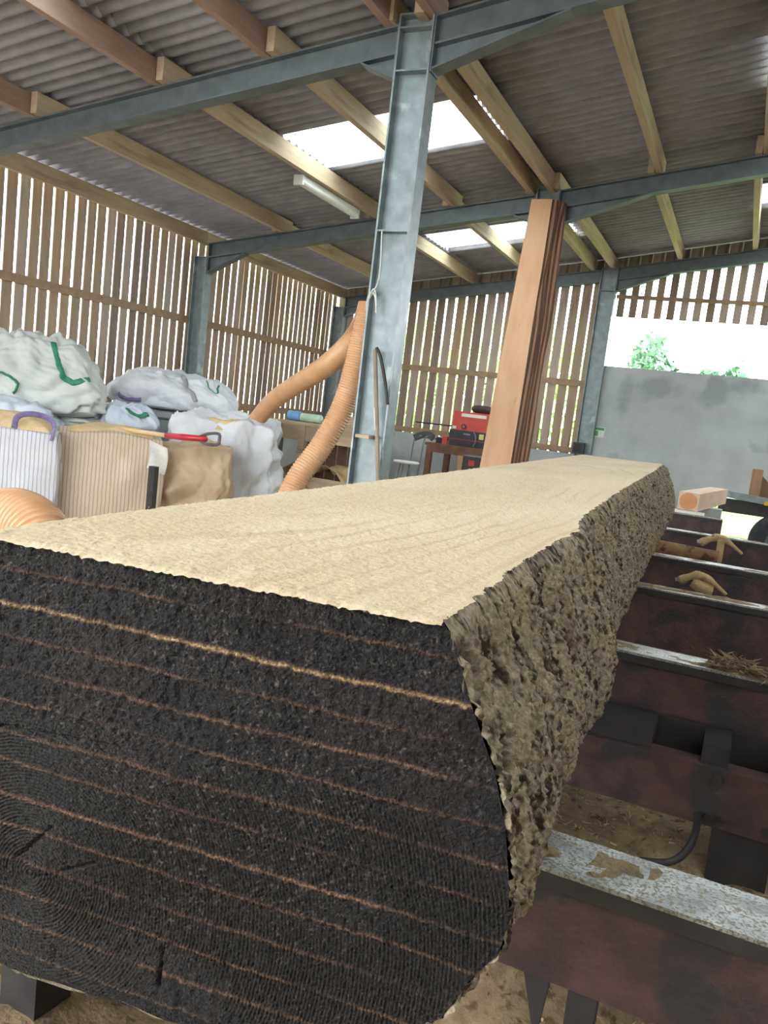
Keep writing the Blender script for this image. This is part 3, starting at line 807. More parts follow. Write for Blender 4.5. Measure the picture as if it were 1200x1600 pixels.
def bagmat(name, a, b_, stripe, stripes, sc):
    mt = mat(name, a, b_, 3, rough=.6, bump=.15, bscale=160)
    if stripes:
        nt = mt.node_tree; N = nt.nodes; L = nt.links; bs = N['Principled BSDF']
        tc = N.new('ShaderNodeTexCoord'); wv = N.new('ShaderNodeTexWave'); wv.bands_direction = stripes
        wv.inputs['Scale'].default_value = sc; wv.inputs['Distortion'].default_value = 1.1; wv.inputs['Detail'].default_value = 1
        L.new(tc.outputs['Object'], wv.inputs['Vector'])
        rp = N.new('ShaderNodeValToRGB'); rp.color_ramp.elements[0].position = .78; rp.color_ramp.elements[1].position = .92
        L.new(wv.outputs[1], rp.inputs[0])
        src = bs.inputs['Base Color'].links[0].from_socket
        mx = N.new('ShaderNodeMix'); mx.data_type = 'RGBA'; mx.inputs[7].default_value = (*lin(stripe), 1)
        L.new(rp.outputs[0], mx.inputs[0]); L.new(src, mx.inputs[6]); L.new(mx.outputs[2], bs.inputs['Base Color'])
    return mt
def crumple(P, seed, freq, n=6):
    r = np.random.default_rng(seed); s_ = 0
    for i in range(n):
        d = r.normal(size=3); d /= np.linalg.norm(d)
        w = .35 * fbm(P[:, 0] * 1.7, P[:, 1] * 1.7, P[:, 2] * 1.7 + i * 5, 2, seed + i)
        q = P @ d * freq * r.uniform(.6, 1.5) + w * freq + r.uniform(0, 9)
        s_ = s_ + (np.abs(q - np.floor(q) - .5) * 4 - 1) * r.uniform(.5, 1)
    return s_ / n
def bag_shell(w, d, h, rnd, bulge, wr, fold, seed, topsag=0.0, n_freq=2.2, peak=0.0):
    V = rounded(SHV, rnd)
    z = (V[:, 2] + 1) / 2
    P = np.empty_like(V)
    bl_ = 1 + bulge * np.sin(np.clip(z, 0, 1) * math.pi)
    P[:, 0] = V[:, 0] * w / 2 * bl_; P[:, 1] = V[:, 1] * d / 2 * bl_; P[:, 2] = z * h
    nrm = V / np.linalg.norm(V, axis=1)[:, None]
    q = P * n_freq
    f = crumple(P, seed, n_freq) * fold * 1.6 + ridge(q[:, 0] * .6, q[:, 1] * .6, q[:, 2] * .5, 2, seed) * fold * .5 + crumple(P, seed + 9, n_freq * 3) * wr
    f *= np.clip(z * 6, 0, 1)
    P += nrm * f[:, None]
    if peak:
        k_ = 1 - peak * np.clip(z, 0, 1) ** 1.3
        P[:, 0] = P[:, 0] * k_ - .10 * np.clip(z, 0, 1); P[:, 1] *= k_
    if topsag:
        r2 = (SHV[:, 0] ** 2 + SHV[:, 1] ** 2)
        P[:, 2] -= topsag * np.clip(1 - r2, 0, 1) * (SHV[:, 2] > .5)
    P[:, 2] = np.maximum(P[:, 2], 0)
    return P
def bag(name, c, yaw, w, d, h, m_, label, rnd=.28, bulge=.06, wr=.012, fold=.03, seed=1, fill=None, group='bulk bags along the slatted wall', n_freq=2.2, topsag=0.0, peak=0.0):
    t = thing(name, c, label, 'bag', group); t.rotation_euler = (0, 0, yaw)
    P = bag_shell(w, d, h, rnd, bulge, wr, fold, seed, topsag, n_freq, peak)
    me = mesh('sack', P, SHF, True); link('sack', me, m_, t)
    if fill:
        n = 40; g = np.linspace(-1, 1, n); A, B = np.meshgrid(g, g, indexing='ij')
        rr_ = np.minimum(1, np.maximum(np.abs(A), np.abs(B)))
        Zf = h * 1.0 - .035 + fill * (1 - rr_ ** 2) + .02 * fbm(A * 4 + seed, B * 4, o=3, seed=seed) * (1 - rr_) - .09 * sstep(.86, 1.0, rr_)
        k = .93
        sh = 1 - .10 * (A * A * B * B)
        PP = np.stack([A * w / 2 * k * sh, B * d / 2 * k * sh, Zf], -1)
        link('sawdust_fill', grid_mesh('sawdust_fill', PP[:, ::1]), SAWDUST, t)
    return t
def local(t, pts):
    return pts
WHITE_S = bagmat('white_woven_striped', (196, 196, 201), (212, 212, 216), (164, 160, 164), 'X', 9.0)
BEIGE_S = bagmat('beige_woven_striped', (190, 172, 148), (204, 187, 163), (162, 143, 120), 'X', 9.0)
BROWN_B = bagmat('brown_bag_cloth', (176, 151, 120), (192, 167, 136), None, None, 0)
WHITE_B = bagmat('white_bag_cloth', (206, 209, 214), (222, 224, 228), None, None, 0)
WHITE_G = bagmat('white_grey_bag_cloth', (194, 199, 195), (212, 216, 211), None, None, 0)
BLUISH_B = bagmat('bluish_white_bag_cloth', (192, 202, 216), (210, 218, 228), None, None, 0)
GREENT = mat('green_strap', (40, 120, 90), (60, 145, 110), 20, rough=.6)
PURPT = mat('purple_strap', (110, 96, 140), (140, 126, 165), 20, rough=.6)
GREYT = mat('grey_strap', (150, 146, 152), (170, 168, 172), 20, rough=.6)
def on_floor(px, py, d):
    p = at_d(px, py, d); return Vector((p.x, p.y, 0))
YW = math.radians(43)
def strap(t, pts, m_, name='lifting_loop', w=.028, flat=.12, n=40, hug=True):
    """pts in the bag's own frame"""
    sp = spline(pts, n)
    sk = next((c for c in t.children if c.name.split('.')[0] == 'sack'), None)
    if hug and sk is not None:
        A_ = np.array([v_.co for v_ in sk.data.vertices]); cc = A_.mean(0); out = []
        for p_ in sp:
            j_ = np.argsort(((A_ - np.array(p_)) ** 2).sum(1))[:6]; q_ = A_[j_].mean(0)
            nn = q_ - cc; nn /= np.linalg.norm(nn); out.append(Vector(q_ + nn * .014))
        sp = [out[0]] + [(out[i - 1] + out[i] * 2 + out[i + 1]) / 4 for i in range(1, len(out) - 1)] + [out[-1]]
    v, f = tube(sp, w, 8, .35 if hug else flat)
    return link(name, mesh(name, v, f, True), m_, t)
# striped bag at the frame edge
b1 = bag('bulk_bag', on_floor(12, 700, 7.35), YW, .92, .75, .93, WHITE_S, 'white striped bulk bag heaped with sawdust at the left frame edge', seed=3, fill=.16, rnd=.2, bulge=.03, fold=.022)
strap(b1, [(.38, -.36, .84), (.40, -.34, .98), (.34, -.30, 1.04), (.20, -.34, 1.06), (.10, -.34, 1.02), (.08, -.36, .92)], PURPT, hug=False)
b2 = bag('bulk_bag', on_floor(172, 700, 7.95), YW + .02, .98, .9, .95, BEIGE_S, 'beige striped bulk bag full of sawdust with the shovel on top', seed=8, fill=.10, rnd=.22, bulge=.05)
tagm = mat('plastic_pouch', (206, 204, 196), (226, 224, 216), 12, rough=.25)
v, f = box(-.001, .001, -.075, .075, -.16, .11)
PG = [];
for i in range(9):
    for j in range(9):
        a, c = i / 8, j / 8
        PG.append((.33 + .17 * a + .02 * math.sin(c * 3), -.50 - .02 * math.sin(a * 3 + c * 4) - .012, .66 + .26 * c - .06 * a))
PGa = np.array(PG).reshape(9, 9, 3); PGb = PGa + np.array([0, .004, 0])
link('document_pouch', grid_mesh('document_pouch', PGa), tagm, b2)
b3 = bag('bulk_bag', on_floor(304, 700, 8.2), YW - .1, .72, .7, .88, BROWN_B, 'brown dusty bag with folded top beside the white crumpled bag', seed=14, rnd=.16, bulge=.02, fold=.07, wr=.03, n_freq=2.6)
b4 = bag('bulk_bag', on_floor(352, 700, 9.1), YW - .25, 1.12, .95, 1.17, WHITE_B, 'white crumpled bulk bag with blue-grey folds beside the timber bench', seed=23, rnd=.25, bulge=.05, fold=.09, wr=.032, n_freq=3.0, fill=.05)
b5 = bag('bulk_bag', on_floor(5, 700, 8.22), YW, .95, .6, 1.10, BLUISH_B, 'bluish white crumpled bag behind the sawdust heap, at the left frame edge', seed=29, rnd=.3, fold=.08, wr=.05, n_freq=3.2)
b6 = bag('bulk_bag', on_floor(100, 700, 8.85) , YW, 1.0, .7, .98, WHITE_G, 'upright white bag under the slumped green-strapped bag', seed=35, rnd=.25, fold=.05, wr=.02)
# slumped bags resting on top
def slump(c, yaw, w, d, h, m_, label, seed, fold=.08, peak=.25):
    return bag('slumped_bag', c, yaw, w, d, h, m_, label, rnd=.6, bulge=.06, wr=.036, fold=fold, seed=seed, group='slumped empty bags', n_freq=3.0, peak=peak)
s1c = at_d(58, 650, 8.62)
s1 = slump(Vector((s1c.x, s1c.y, .985)), YW, 1.35, .75, .80, WHITE_G, 'big slumped white bag with green straps, highest of the pile', 41, .10, .35)
strap(s1, [(.12, -.22, .74), (.18, -.30, .60), (.22, -.36, .46), (.34, -.36, .38), (.44, -.28, .40)], GREENT, 'green_strap', .03)
strap(s1, [(-.50, -.30, .46), (-.36, -.40, .40), (-.24, -.43, .36), (-.16, -.44, .30), (-.18, -.44, .22)], GREENT, 'green_strap', .035)
# translucent tank with a flattened bag on top
tank_c = on_floor(214, 640, 10.0)
TANKM = mat('cloudy_plastic', (176, 182, 184), (196, 202, 204), 4, rough=.35)
tk = thing('plastic_tank', tank_c, 'cloudy grey plastic tank under the flattened white bag', 'tank'); tk.rotation_euler = (0, 0, YW - .1)
Pt = bag_shell(.94, .85, 1.16, .10, .0, .002, .002, 3); link('tank_body', mesh('tank_body', Pt, SHF, True), TANKM, tk)
for zc in (.35, .75, 1.05):
    pts = [(-.48, -.435, zc), (.48, -.435, zc), (.48, .435, zc), (-.48, .435, zc), (-.48, -.435, zc)]
    v, f = join(*[cyl(pts[i], pts[i + 1], .012, 8) for i in range(4)]); link('cage_bar', mesh('cage_bar', v, f), GALV, tk)
s2c = at_d(277, 640, 9.85)
s2 = slump(Vector((s2c.x, s2c.y, 1.165)), YW - .1, 1.42, .8, .42, WHITE_B, 'flattened white bag with grey strap lying across the plastic tank', 47, .07)
strap(s2, [(.02, -.20, .46), (.08, -.36, .40), (.16, -.44, .26), (.20, -.46, .14)], GREYT, 'grey_strap', .035)
strap(s2, [(-.62, -.30, .16), (-.66, -.36, .10), (-.5, -.42, .06), (-.38, -.45, .05)], PURPT, 'purple_strap', .03)
strap(s2, [(.3, -.3, .40), (.36, -.34, .34), (.44, -.36, .30), (.48, -.33, .36), (.52, -.3, .38)], GREENT, 'green_strap', .012, .6)
s3c = at_d(212, 652, 8.95)
s3 = slump(Vector((s3c.x, s3c.y, .9)), YW, .55, .5, .28, BLUISH_B, 'small crumpled white bag with a green strap between tank and brown bag', 53, .06)
strap(s3, [(-.1, -.2, .25), (-.05, -.26, .22), (.05, -.27, .21), (.12, -.22, .24)], GREENT, 'green_strap', .03)
solo('carton', bar(Vector((s3c.x, s3c.y, 0)), Vector((s3c.x, s3c.y, .9)), .44, .44, up=(.73, .68, 0)), BROWN_B, 'brown carton standing under the small crumpled white bag', 'box')
# dark post between the beige bag and the brown bag
p = at_d(238, 760, 7.45)
solo('dark_post', box(p.x - .035, p.x + .035, p.y - .03, p.y + .03, 0, at_d(238, 728, 7.45).z), DARKM, 'dark upright post between the beige striped bag and brown bag', 'post')
# shovel
sh = thing('shovel', at_d(220, 674, 7.75), 'wooden shovel with red handle lying on the beige striped bag', 'shovel')
A = at_d(150, 664, 7.95); B = at_d(262, 681, 7.5); Cc = at_d(322, 686, 7.3); Dd = at_d(336, 686, 7.25)
WOODH = mat('shovel_ash_wood', (206, 172, 128), (222, 190, 148), 4, stretch=(1, 8, 8), rough=.6)
REDP = mat('red_plastic', (176, 32, 48), (196, 44, 60), 10, rough=.3)
part('shaft', tube([A, A.lerp(B, .5), B], [.026, .023, .022], 12), WOODH, sh, smooth=True)
part('red_socket', tube([B - (B - A) * .02, B.lerp(Cc, .4), Cc], [.027, .030, .026], 12), REDP, sh, smooth=True)
ax = (Cc - B).normalized(); sd = ax.cross(CF).normalized()
hoop = [Cc - ax * .10 + sd * .0, Cc + sd * .045, Dd + sd * .05 + ax * .03, Dd + ax * .05, Dd - sd * .05 + ax * .03, Cc - sd * .045, Cc - ax * .10]
part('hand_grip', tube(spline(hoop, 30), .014, 10), mat('dark_grip', (70, 66, 70), (90, 86, 88), 10, rough=.5), sh, smooth=True)
bl0 = A + (A - B).normalized() * .25
part('blade', bar(A + (B - A) * .02, bl0, .05, .02, w1=.24, h1=.01), GALV_D, sh)

# ================================================================== EXTRACTION HOSES
HOSE = mat('amber_flexible_duct', (194, 147, 107), (208, 163, 123), 6, rough=.3, spec=.6)
def hose(pts, r, label, n=26, ribs=.022, name='duct_hose', amp=1.0):
    sp = spline(pts, 200)
    Lh = sum((sp[i + 1] - sp[i]).length for i in range(200))
    k = int(Lh / ribs) * 6
    sp = spline(pts, k); rad = [r * (1 + amp * (.06, .02, -.02, -.035, -.02, .02)[i % 6]) for i in range(k + 1)]
    v, f = tube(sp, rad, n, cap=False)
    return solo(name, (v, f), HOSE, label, 'hose', 'amber dust extraction hoses', smooth=True)
hg = at_y(581, 476, 5.62)
hp = [(578, 476, 5.66), (572, 505, 5.64), (561, 550, 5.62), (548, 600, 5.60), (530, 648, 5.58), (500, 700, 5.5), (464, 750, 5.35), (440, 810, 5.2), (425, 900, 5.1)]
hose([at_y(*q) for q in hp], .088, 'amber ribbed hose hanging down in front of the timber bench')
hp = [(577, 480, 5.84), (566, 510, 5.86), (545, 540, 5.9), (505, 575, 6.2), (460, 603, 6.7), (425, 628, 7.2), (402, 655, 7.55)]
hose([at_y(*q) for q in hp], .088, 'amber ribbed hose sloping down leftwards into the white crumpled bag')
hp = [(-140, 960, 2.2), (-60, 850, 2.15), (-5, 812, 2.1), (40, 815, 2.05), (72, 860, 2.0), (95, 960, 1.95)]
hose([at_y(*q) for q in hp], .098, 'amber ribbed hose arching up beside the log at the left frame edge', ribs=.034, amp=1.7)
ROPE = mat('pale_rope', (196, 196, 192), (214, 214, 210), 60, rough=.9)
rp = thing('rope', hg, 'pale rope tying the hoses up to the front column', 'rope')
q = [(597, 360, 5.40), (594, 420, 5.40), (589, 445, 5.41), (577, 468, 5.44), (574, 490, 5.46), (578, 462, 5.42), (585, 452, 5.41), (588, 470, 5.41), (587, 488, 5.42)]
part('rope_loop', tube(spline([at_y(*w) for w in q], 60), .006, 8), ROPE, rp, smooth=True)
q = [(574, 492, 5.48), (573, 474, 5.46), (579, 455, 5.44), (586, 464, 5.42), (588, 490, 5.42)]
part('rope_loop', tube(spline([at_y(*w) for w in q], 40), .006, 8), ROPE, rp, smooth=True)

# ================================================================== THINGS BY THE FRONT COLUMN
YQ = 5.36
st = thing('leaning_pole', at_y(592, 760, YQ), 'thin wooden pole with white tape leaning on the front column', 'pole')
pA, pB = at_y(586, 546, YQ + .06), at_y(592, 800, YQ)
pB = pB + (pB - pA) * ((pB.z) / (pA.z - pB.z)) * .98
st.location = pB
part('pole_shaft', cyl(pB, pA, .016, 10), mat('grey_wood_pole', (138, 122, 106), (160, 142, 124), 8, rough=.8), st, smooth=True)
part('white_tape', cyl(at_y(587.7, 637, YQ + .045), at_y(588.9, 672, YQ + .035), .0185, 12), mat('white_tape', (232, 232, 230), (244, 244, 242), 8, rough=.5), st, smooth=True)
q = [(588, 543, YQ), (594, 556, YQ + .01), (600, 585, YQ + .02), (604, 612, YQ + .03), (606, 632, YQ + .03)]
solo('black_cable', tube(spline([at_y(*w) for w in q], 30), .012, 8), DARKM, 'black cable curving down the face of the front column', 'cable', smooth=True)
p = at_y(571, 682, YQ)
solo('wood_offcut', box(p.x - .06, p.x + .05, p.y - .05, p.y + .12, p.z - .012, p.z + .012), PURLIN, 'short pale offcut wedged on the flange of the front column', 'offcut')

# ================================================================== TIMBER BENCH WITH ROLLS
BENCHW = mat('dusty_bench_timber', (164, 144, 118), (184, 164, 136), 3, stretch=(1, 5, 5), rough=.9, bump=.15, c3=(140, 120, 98), s3=2, t3=.6)
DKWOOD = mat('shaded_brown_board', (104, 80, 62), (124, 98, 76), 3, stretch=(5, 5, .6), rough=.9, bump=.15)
yb = 8.5
bz1 = HC - .245
wbn = thing('timber_bench', (-4.75, yb + .35, 0), 'open fronted timber bench dusted with sawdust behind the hanging hose', 'bench')
part('bench_top', box(-5.35, -4.06, yb - .02, yb + .8, bz1 - .04, bz1), BENCHW, wbn)
part('apron', box(-5.28, -4.12, yb, yb + .03, bz1 - .22, bz1 - .041), BENCHW, wbn)
for x in (-5.32, -4.98, -4.17): part('post', box(x - .0, x + .09, yb - .015, yb + .07, 0, bz1 - .041), GALV if x < -5.3 else BENCHW, wbn)
part('post', box(-5.3, -5.2, yb + .7, yb + .78, 0, bz1 - .041), BENCHW, wbn); part('post', box(-4.17, -4.08, yb + .7, yb + .78, 0, bz1 - .041), BENCHW, wbn)
x = -5.2
while x < -4.2:
    part('back_board', box(x, x + .13, yb + .62, yb + .645, .3, bz1 - .05), DKWOOD, wbn, origin=(x, yb + .62, .3)); x += .15
part('lower_shelf', box(-5.28, -4.1, yb + .02, yb + .7, .42, .46), BENCHW, wbn)
part('front_board', box(-5.28, -4.1, yb - .005, yb + .02, .36, .56), BENCHW, wbn)
nx, ny = 30, 16
X, Y = np.meshgrid(np.linspace(-5.2, -4.18, nx), np.linspace(yb + .03, yb + .6, ny), indexing='ij')
Z = .46 + .20 * np.clip(fbm(X * 3, Y * 3, o=3, seed=4) + .55, 0, 1) + .05
so = link('sawdust_heap', grid_mesh('sawdust_heap', np.stack([X, Y, Z], -1)[:, ::-1]), SAWDUST)
tag(so, 'pale sawdust heaped on the lower shelf of the timber bench', 'sawdust', kind='stuff')
def roll(px0, px1, py, y, r, m_, label):
    a, b_ = at_y(px0, py, y), at_y(px1, py, y)
    z = bz1 + r; a.z = b_.z = z
    t = thing('sheet_roll', (a.lerp(b_, .5).x, y, bz1), label, 'roll', 'rolls on the timber bench')
    d = (b_ - a)
    part('rolled_sheet', tube([a, a + d * .02, a + d * .3, a + d * .7, a + d * .98, b_], [r * .93, r, r * .97, r, r * .99, r * .93], 18), m_, t, smooth=True)
    part('core_end', tube([a - d * .01, a + d * .02], [r * .4, r * .4], 14), m_, t)
roll(452, 471, 646, 8.75, .062, mat('blue_sheet', (96, 150, 200), (130, 176, 216), 14, rough=.4), 'blue plastic roll on the timber bench beside the hose')
roll(472, 503, 646, 8.75, .055, mat('mint_sheet', (170, 200, 178), (190, 216, 190), 14, rough=.4), 'pale green roll on the timber bench next to the blue roll')
for k in range(4):
    solo('timber_offcut', box(-4.46 + .02 * k, -4.09 - .01 * k, 8.62, 9.0, bz1 + .001 + k * .035, bz1 + .034 + k * .035), PURLIN if k % 2 else BENCHW, ['lowest', 'second', 'third', 'topmost'][k] + ' of the four sawn boards stacked on the timber bench', 'board', 'boards stacked on the timber bench')

# ================================================================== CHAIR, WELDING BENCH, WELDER, BOXES
CHR = mat('grey_tube', (120, 122, 122), (140, 142, 142), 12, rough=.35, metal=.6)
yc = 11.3
sc = at_y(635, 722, yc)
ch = thing('metal_chair', (sc.x, yc, 0), 'grey tube chair with white oval seat in front of the concrete base', 'chair')
sx, sy, sz = sc.x, yc, sc.z
part('seat', lathe((sx, sy, sz - .02), [(.0, 0), (.19, 0), (.205, .015), (.19, .035), (0, .04)], 24), mat('white_seat', (226, 226, 220), (240, 240, 234), 8, rough=.4), ch, smooth=True)
bt = at_y(661, 683, yc + .1)
for s_ in (-.08, .08):
    part('back_tube', tube(spline([(sx + .02 + s_, sy + .12, 0), (sx + .08 + s_, sy + .14, sz - .05), (bt.x - .08 + s_, sy + .16, bt.z - .05), (bt.x + s_ * .7, sy + .18, bt.z + .02)], 24), .012, 8), CHR, ch, smooth=True)
for a_, b_ in ((-.14, -.12), (.14, -.12), (-.14, .12)):
    part('leg', cyl((sx + a_ * .5, sy + b_ * .5, sz - .02), (sx + a_ * 1.2, sy + b_ * 1.2, 0), .011, 8), CHR, ch, smooth=True)
part('leg_ring', tube([(sx + .14 * math.cos(a), sy + .14 * math.sin(a), sz * .4) for a in np.linspace(0, 2 * math.pi, 25)], .008, 6), CHR, ch, smooth=True)
part('backrest', tube(spline([(bt.x - .16, sy + .14, bt.z - .03), (bt.x - .06, sy + .20, bt.z + .03), (bt.x + .06, sy + .20, bt.z + .04), (bt.x + .15, sy + .15, bt.z)], 20), .055, 12, .35, up=(0, 1, 0)), mat('dark_backrest', (64, 62, 60), (84, 80, 78), 9, rough=.5), ch, smooth=True)
yw = 12.9
zb = HC - .425
BROWNM = mat('brown_painted_steel', (112, 78, 62), (136, 98, 80), 7, rough=.6, bump=.1)
wbn2 = thing('welding_bench', (-4.3, yw + .3, 0), 'brown welding bench carrying the red welding machine', 'bench')
part('bench_top', box(-5.05, -3.55, yw, yw + .6, zb - .05, zb), BROWNM, wbn2)
part('apron', box(-5.0, -3.6, yw + .02, yw + .05, zb - .16, zb - .051), BROWNM, wbn2)
for x, y in ((-5.02, yw + .01), (-4.86, yw + .5), (-3.68, yw + .01), (-3.68, yw + .5)):
    part('leg', box(x, x + .10, y, y + .08, 0, zb - .051), BROWNM, wbn2)
wd = thing('welding_machine', (-4.33, yw + .25, zb), 'red and black welding machine with white lettered strip', 'welder')
x0, x1 = at_y(707, 660, yw).x, at_y(707, 660, yw).x + .68
REDW = mat('red_enamel', (196, 66, 52), (206, 78, 62), 5, rough=.4); BLKW = mat('black_enamel', (38, 38, 44), (50, 50, 56), 6, rough=.4)
part('upper_case', box(x0, x1, yw + .02, yw + .45, zb + .27, zb + .585), REDW, wd)
part('lower_case', box(x0 - .03, x1, yw + .0, yw + .47, zb + .12, zb + .269), BLKW, wd)
part('plinth', box(x0 - .02, x1, yw + .01, yw + .46, zb + .002, zb + .108), BLKW, wd)
part('red_band', box(x0 - .03, x1, yw - .003, yw + .46, zb + .109, zb + .119), mat('crimson_band', (190, 40, 70), (196, 50, 78), 5, rough=.4), wd)
part('lettered_strip', box(x0 + .14, x0 + .58, yw + .012, yw + .0195, zb + .50, zb + .555), mat('white_print', (226, 214, 206), (238, 228, 220), 8, rough=.5), wd)
part('dial', cyl((x0 + .21, yw + .02, zb + .335), (x0 + .21, yw - .012, zb + .335), .045, 18), BLKW, wd)
part('dial_face', cyl((x0 + .21, yw - .0125, zb + .335), (x0 + .21, yw - .018, zb + .335), .024, 18), REDW, wd)
part('badge', box(x0 + .005, x0 + .07, yw + .013, yw + .0195, zb + .285, zb + .33), MATS['white_print'], wd)
part('model_plate', box(x0 + .22, x0 + .34, yw - .004, yw - .0005, zb + .20, zb + .225), mat('grey_print', (120, 120, 130), (140, 140, 150), 9, rough=.5), wd)
part('warning_label', box(x0 + .50, x0 + .58, yw - .004, yw - .0005, zb + .15, zb + .24), mat('yellow_label', (206, 200, 110), (216, 210, 130), 9, rough=.5), wd)
part('torch_cable', tube(spline([(x0 + .40, yw - .01, zb + .27), (x0 + .45, yw - .035, zb + .2), (x0 + .46, yw - .04, zb + .1), (x0 + .43, yw - .03, zb + .02)], 20), .012, 8), CHR, wd, smooth=True)
v = bag_shell(.30, .26, .13, .7, .1, .015, .02, 5); pc = Vector((x0 + .42, yw + .24, zb + .586))
solo('crumpled_rag', ([Vector(q) + pc for q in v], SHF), mat('dark_cloth', (64, 54, 50), (84, 72, 66), 9, rough=.9), 'dark crumpled cloth lying on top of the red welding machine', 'cloth', smooth=True)
# small tools on the bench
p = at_y(697, 682, yw + .1)
cl_ = thing('bench_clamp', (p.x, yw + .1, zb), 'small red clamp on the welding bench beside the welding machine', 'clamp')
part('clamp_jaw', box(p.x - .045, p.x + .045, yw + .05, yw + .15, zb, zb + .13), REDW, cl_)
part('clamp_body', box(p.x - .16, p.x - .046, yw + .06, yw + .14, zb, zb + .10), DARKM, cl_)
part('clamp_screw', cyl((p.x - .30, yw + .1, zb + .07), (p.x - .161, yw + .1, zb + .07), .014, 8), GALV_D, cl_)
part('clamp_bar', box(p.x + .046, p.x + .11, yw + .07, yw + .13, zb + .0, zb + .07), BROWNM, cl_)
a, b_ = at_y(650, 659, yw + .35), at_y(709, 666, yw + .35)
solo('steel_rod', cyl(a, b_ + (b_ - a) * .05, .012, 8), DARKM, 'thin dark rod resting across behind the welding machine', 'rod')
# box below the bench
p0 = at_y(725, 712, yw - .35); p1 = at_y(752, 712, yw - .35)
bxm = mat('dark_carton', (58, 58, 60), (72, 72, 74), 8, rough=.6)
bx_ = thing('tool_box', ((p0.x + p1.x) / 2 + .1, yw - .2, 0), 'dark box with red square print in front of the welding bench', 'box')
part('box_body', box(p0.x, p0.x + .42, yw - .35, yw - .03, 0, p0.z), bxm, bx_)
part('box_lid', box(p0.x - .008, p0.x + .428, yw - .358, yw - .022, p0.z + .0005, p0.z + .02), mat('light_lid', (120, 124, 126), (140, 144, 146), 8, rough=.5), bx_)
part('red_print', box(p0.x + .09, p0.x + .19, yw - .356, yw - .3505, p0.z - .15, p0.z - .06), REDW, bx_)
part('white_print', box(p0.x + .11, p0.x + .16, yw - .356, yw - .3505, p0.z - .24, p0.z - .20), MATS['white_print'], bx_)
solo('cardboard_sheet', box(p0.x - .09, p0.x - .012, yw - .36, yw - .06, 0, p0.z - .01), mat('cardboard', (178, 142, 104), (194, 158, 120), 6, rough=.9), 'narrow cardboard carton standing left of the dark box', 'box')

# ================================================================== LEANING PLANKS
PINK = mat('fresh_sawn_plank', (216, 166, 130), (228, 184, 148), 2.2, stretch=(5, 5, .5), rough=.75, bump=.15, c3=(170, 112, 76), s3=3, t3=.68)
PLK2 = mat('brown_sawn_plank', (150, 112, 88), (174, 134, 106), 2.2, stretch=(5, 5, .5), rough=.8, bump=.15)
BARKD = mat('dark_bark_edge', (86, 62, 52), (118, 90, 74), 9, stretch=(1, 1, .3), rough=.95, bump=.8, bscale=30)
tl, tr = at_y(831, 311, 9.25), at_y(863, 311, 9.25)
bl_, br_ = at_y(750, 726, 8.75), at_y(798, 726, 8.75)
def ext(a, b_):                     # continue the line a->b down to the floor
    k = a.z / (a.z - b_.z); return a + (b_ - a) * k
bl_, br_ = ext(tl, bl_), ext(tr, br_)
def wavy(p, q, amp, seed, n=14, axis=Vector((1, 0, 0))):
    return [p.lerp(q, i / n) + axis * float(amp * vn(np.array([i * .55]), np.array([seed * 1.7]), seed=seed)[0]) for i in range(n + 1)]
def plank(tl, tr, bl_, br_, th, back, m_, label, seed, amp):
    t = thing('leaning_plank', (bl_ + br_) / 2 + back, label, 'plank', 'sawn planks leaning on the second column')
    Lp = wavy(bl_, tl, amp * .4, seed); Rp = wavy(br_, tr, amp, seed + 1)
    nrm = (tr - tl).cross(tl - bl_).normalized()
    if nrm.y < 0: nrm = -nrm
    V = []; Fc = []; n = len(Lp)
    for a, b_ in zip(Lp, Rp):
        a, b_ = a + back, b_ + back
        V += [a, b_, b_ + nrm * th, a + nrm * th]
    for i in range(n - 1):
        for j in range(4):
            Fc.append((4 * i + j, 4 * i + (j + 1) % 4, 4 * i + 4 + (j + 1) % 4, 4 * i + 4 + j))
    Fc += [(3, 2, 1, 0), tuple(4 * (n - 1) + j for j in range(4))]
    part('plank_face', (V, Fc), m_, t)
    # waney bark edge down the right side
    V = []; Fc = []
    for i, b_ in enumerate(Rp):
        b_ = b_ + back
        w = .012 + .010 * float(vn(np.array([i * .9]), np.array([seed * 2.1]), seed=seed + 9)[0])
        e = (tr - tl).normalized()
        V += [b_ + e * .001, b_ + e * w + nrm * th * .3, b_ + e * w * 1.4 + nrm * th * .7, b_ + e * .001 + nrm * th]
    for i in range(n - 1):
        for j in range(4):
            Fc.append((4 * i + j, 4 * i + (j + 1) % 4, 4 * i + 4 + (j + 1) % 4, 4 * i + 4 + j))
    Fc += [(3, 2, 1, 0), tuple(4 * (n - 1) + j for j in range(4))]
    part('bark_edge', (V, Fc), BARKD, t)
names = ['front', 'second', 'third', 'fourth', 'rear']
for k in range(5):
    e = Vector((.032 * k, .0405 * k, 0))
    plank(tl, tr, bl_, br_, .040, e, PINK if k == 0 else PLK2, ['broad pinkish fresh sawn plank, front of the leaning stack'][0] if k == 0 else names[k] + ' of the five planks in the leaning stack, bark-edged', 60 + 5 * k, .006 + .012 * (k > 0))

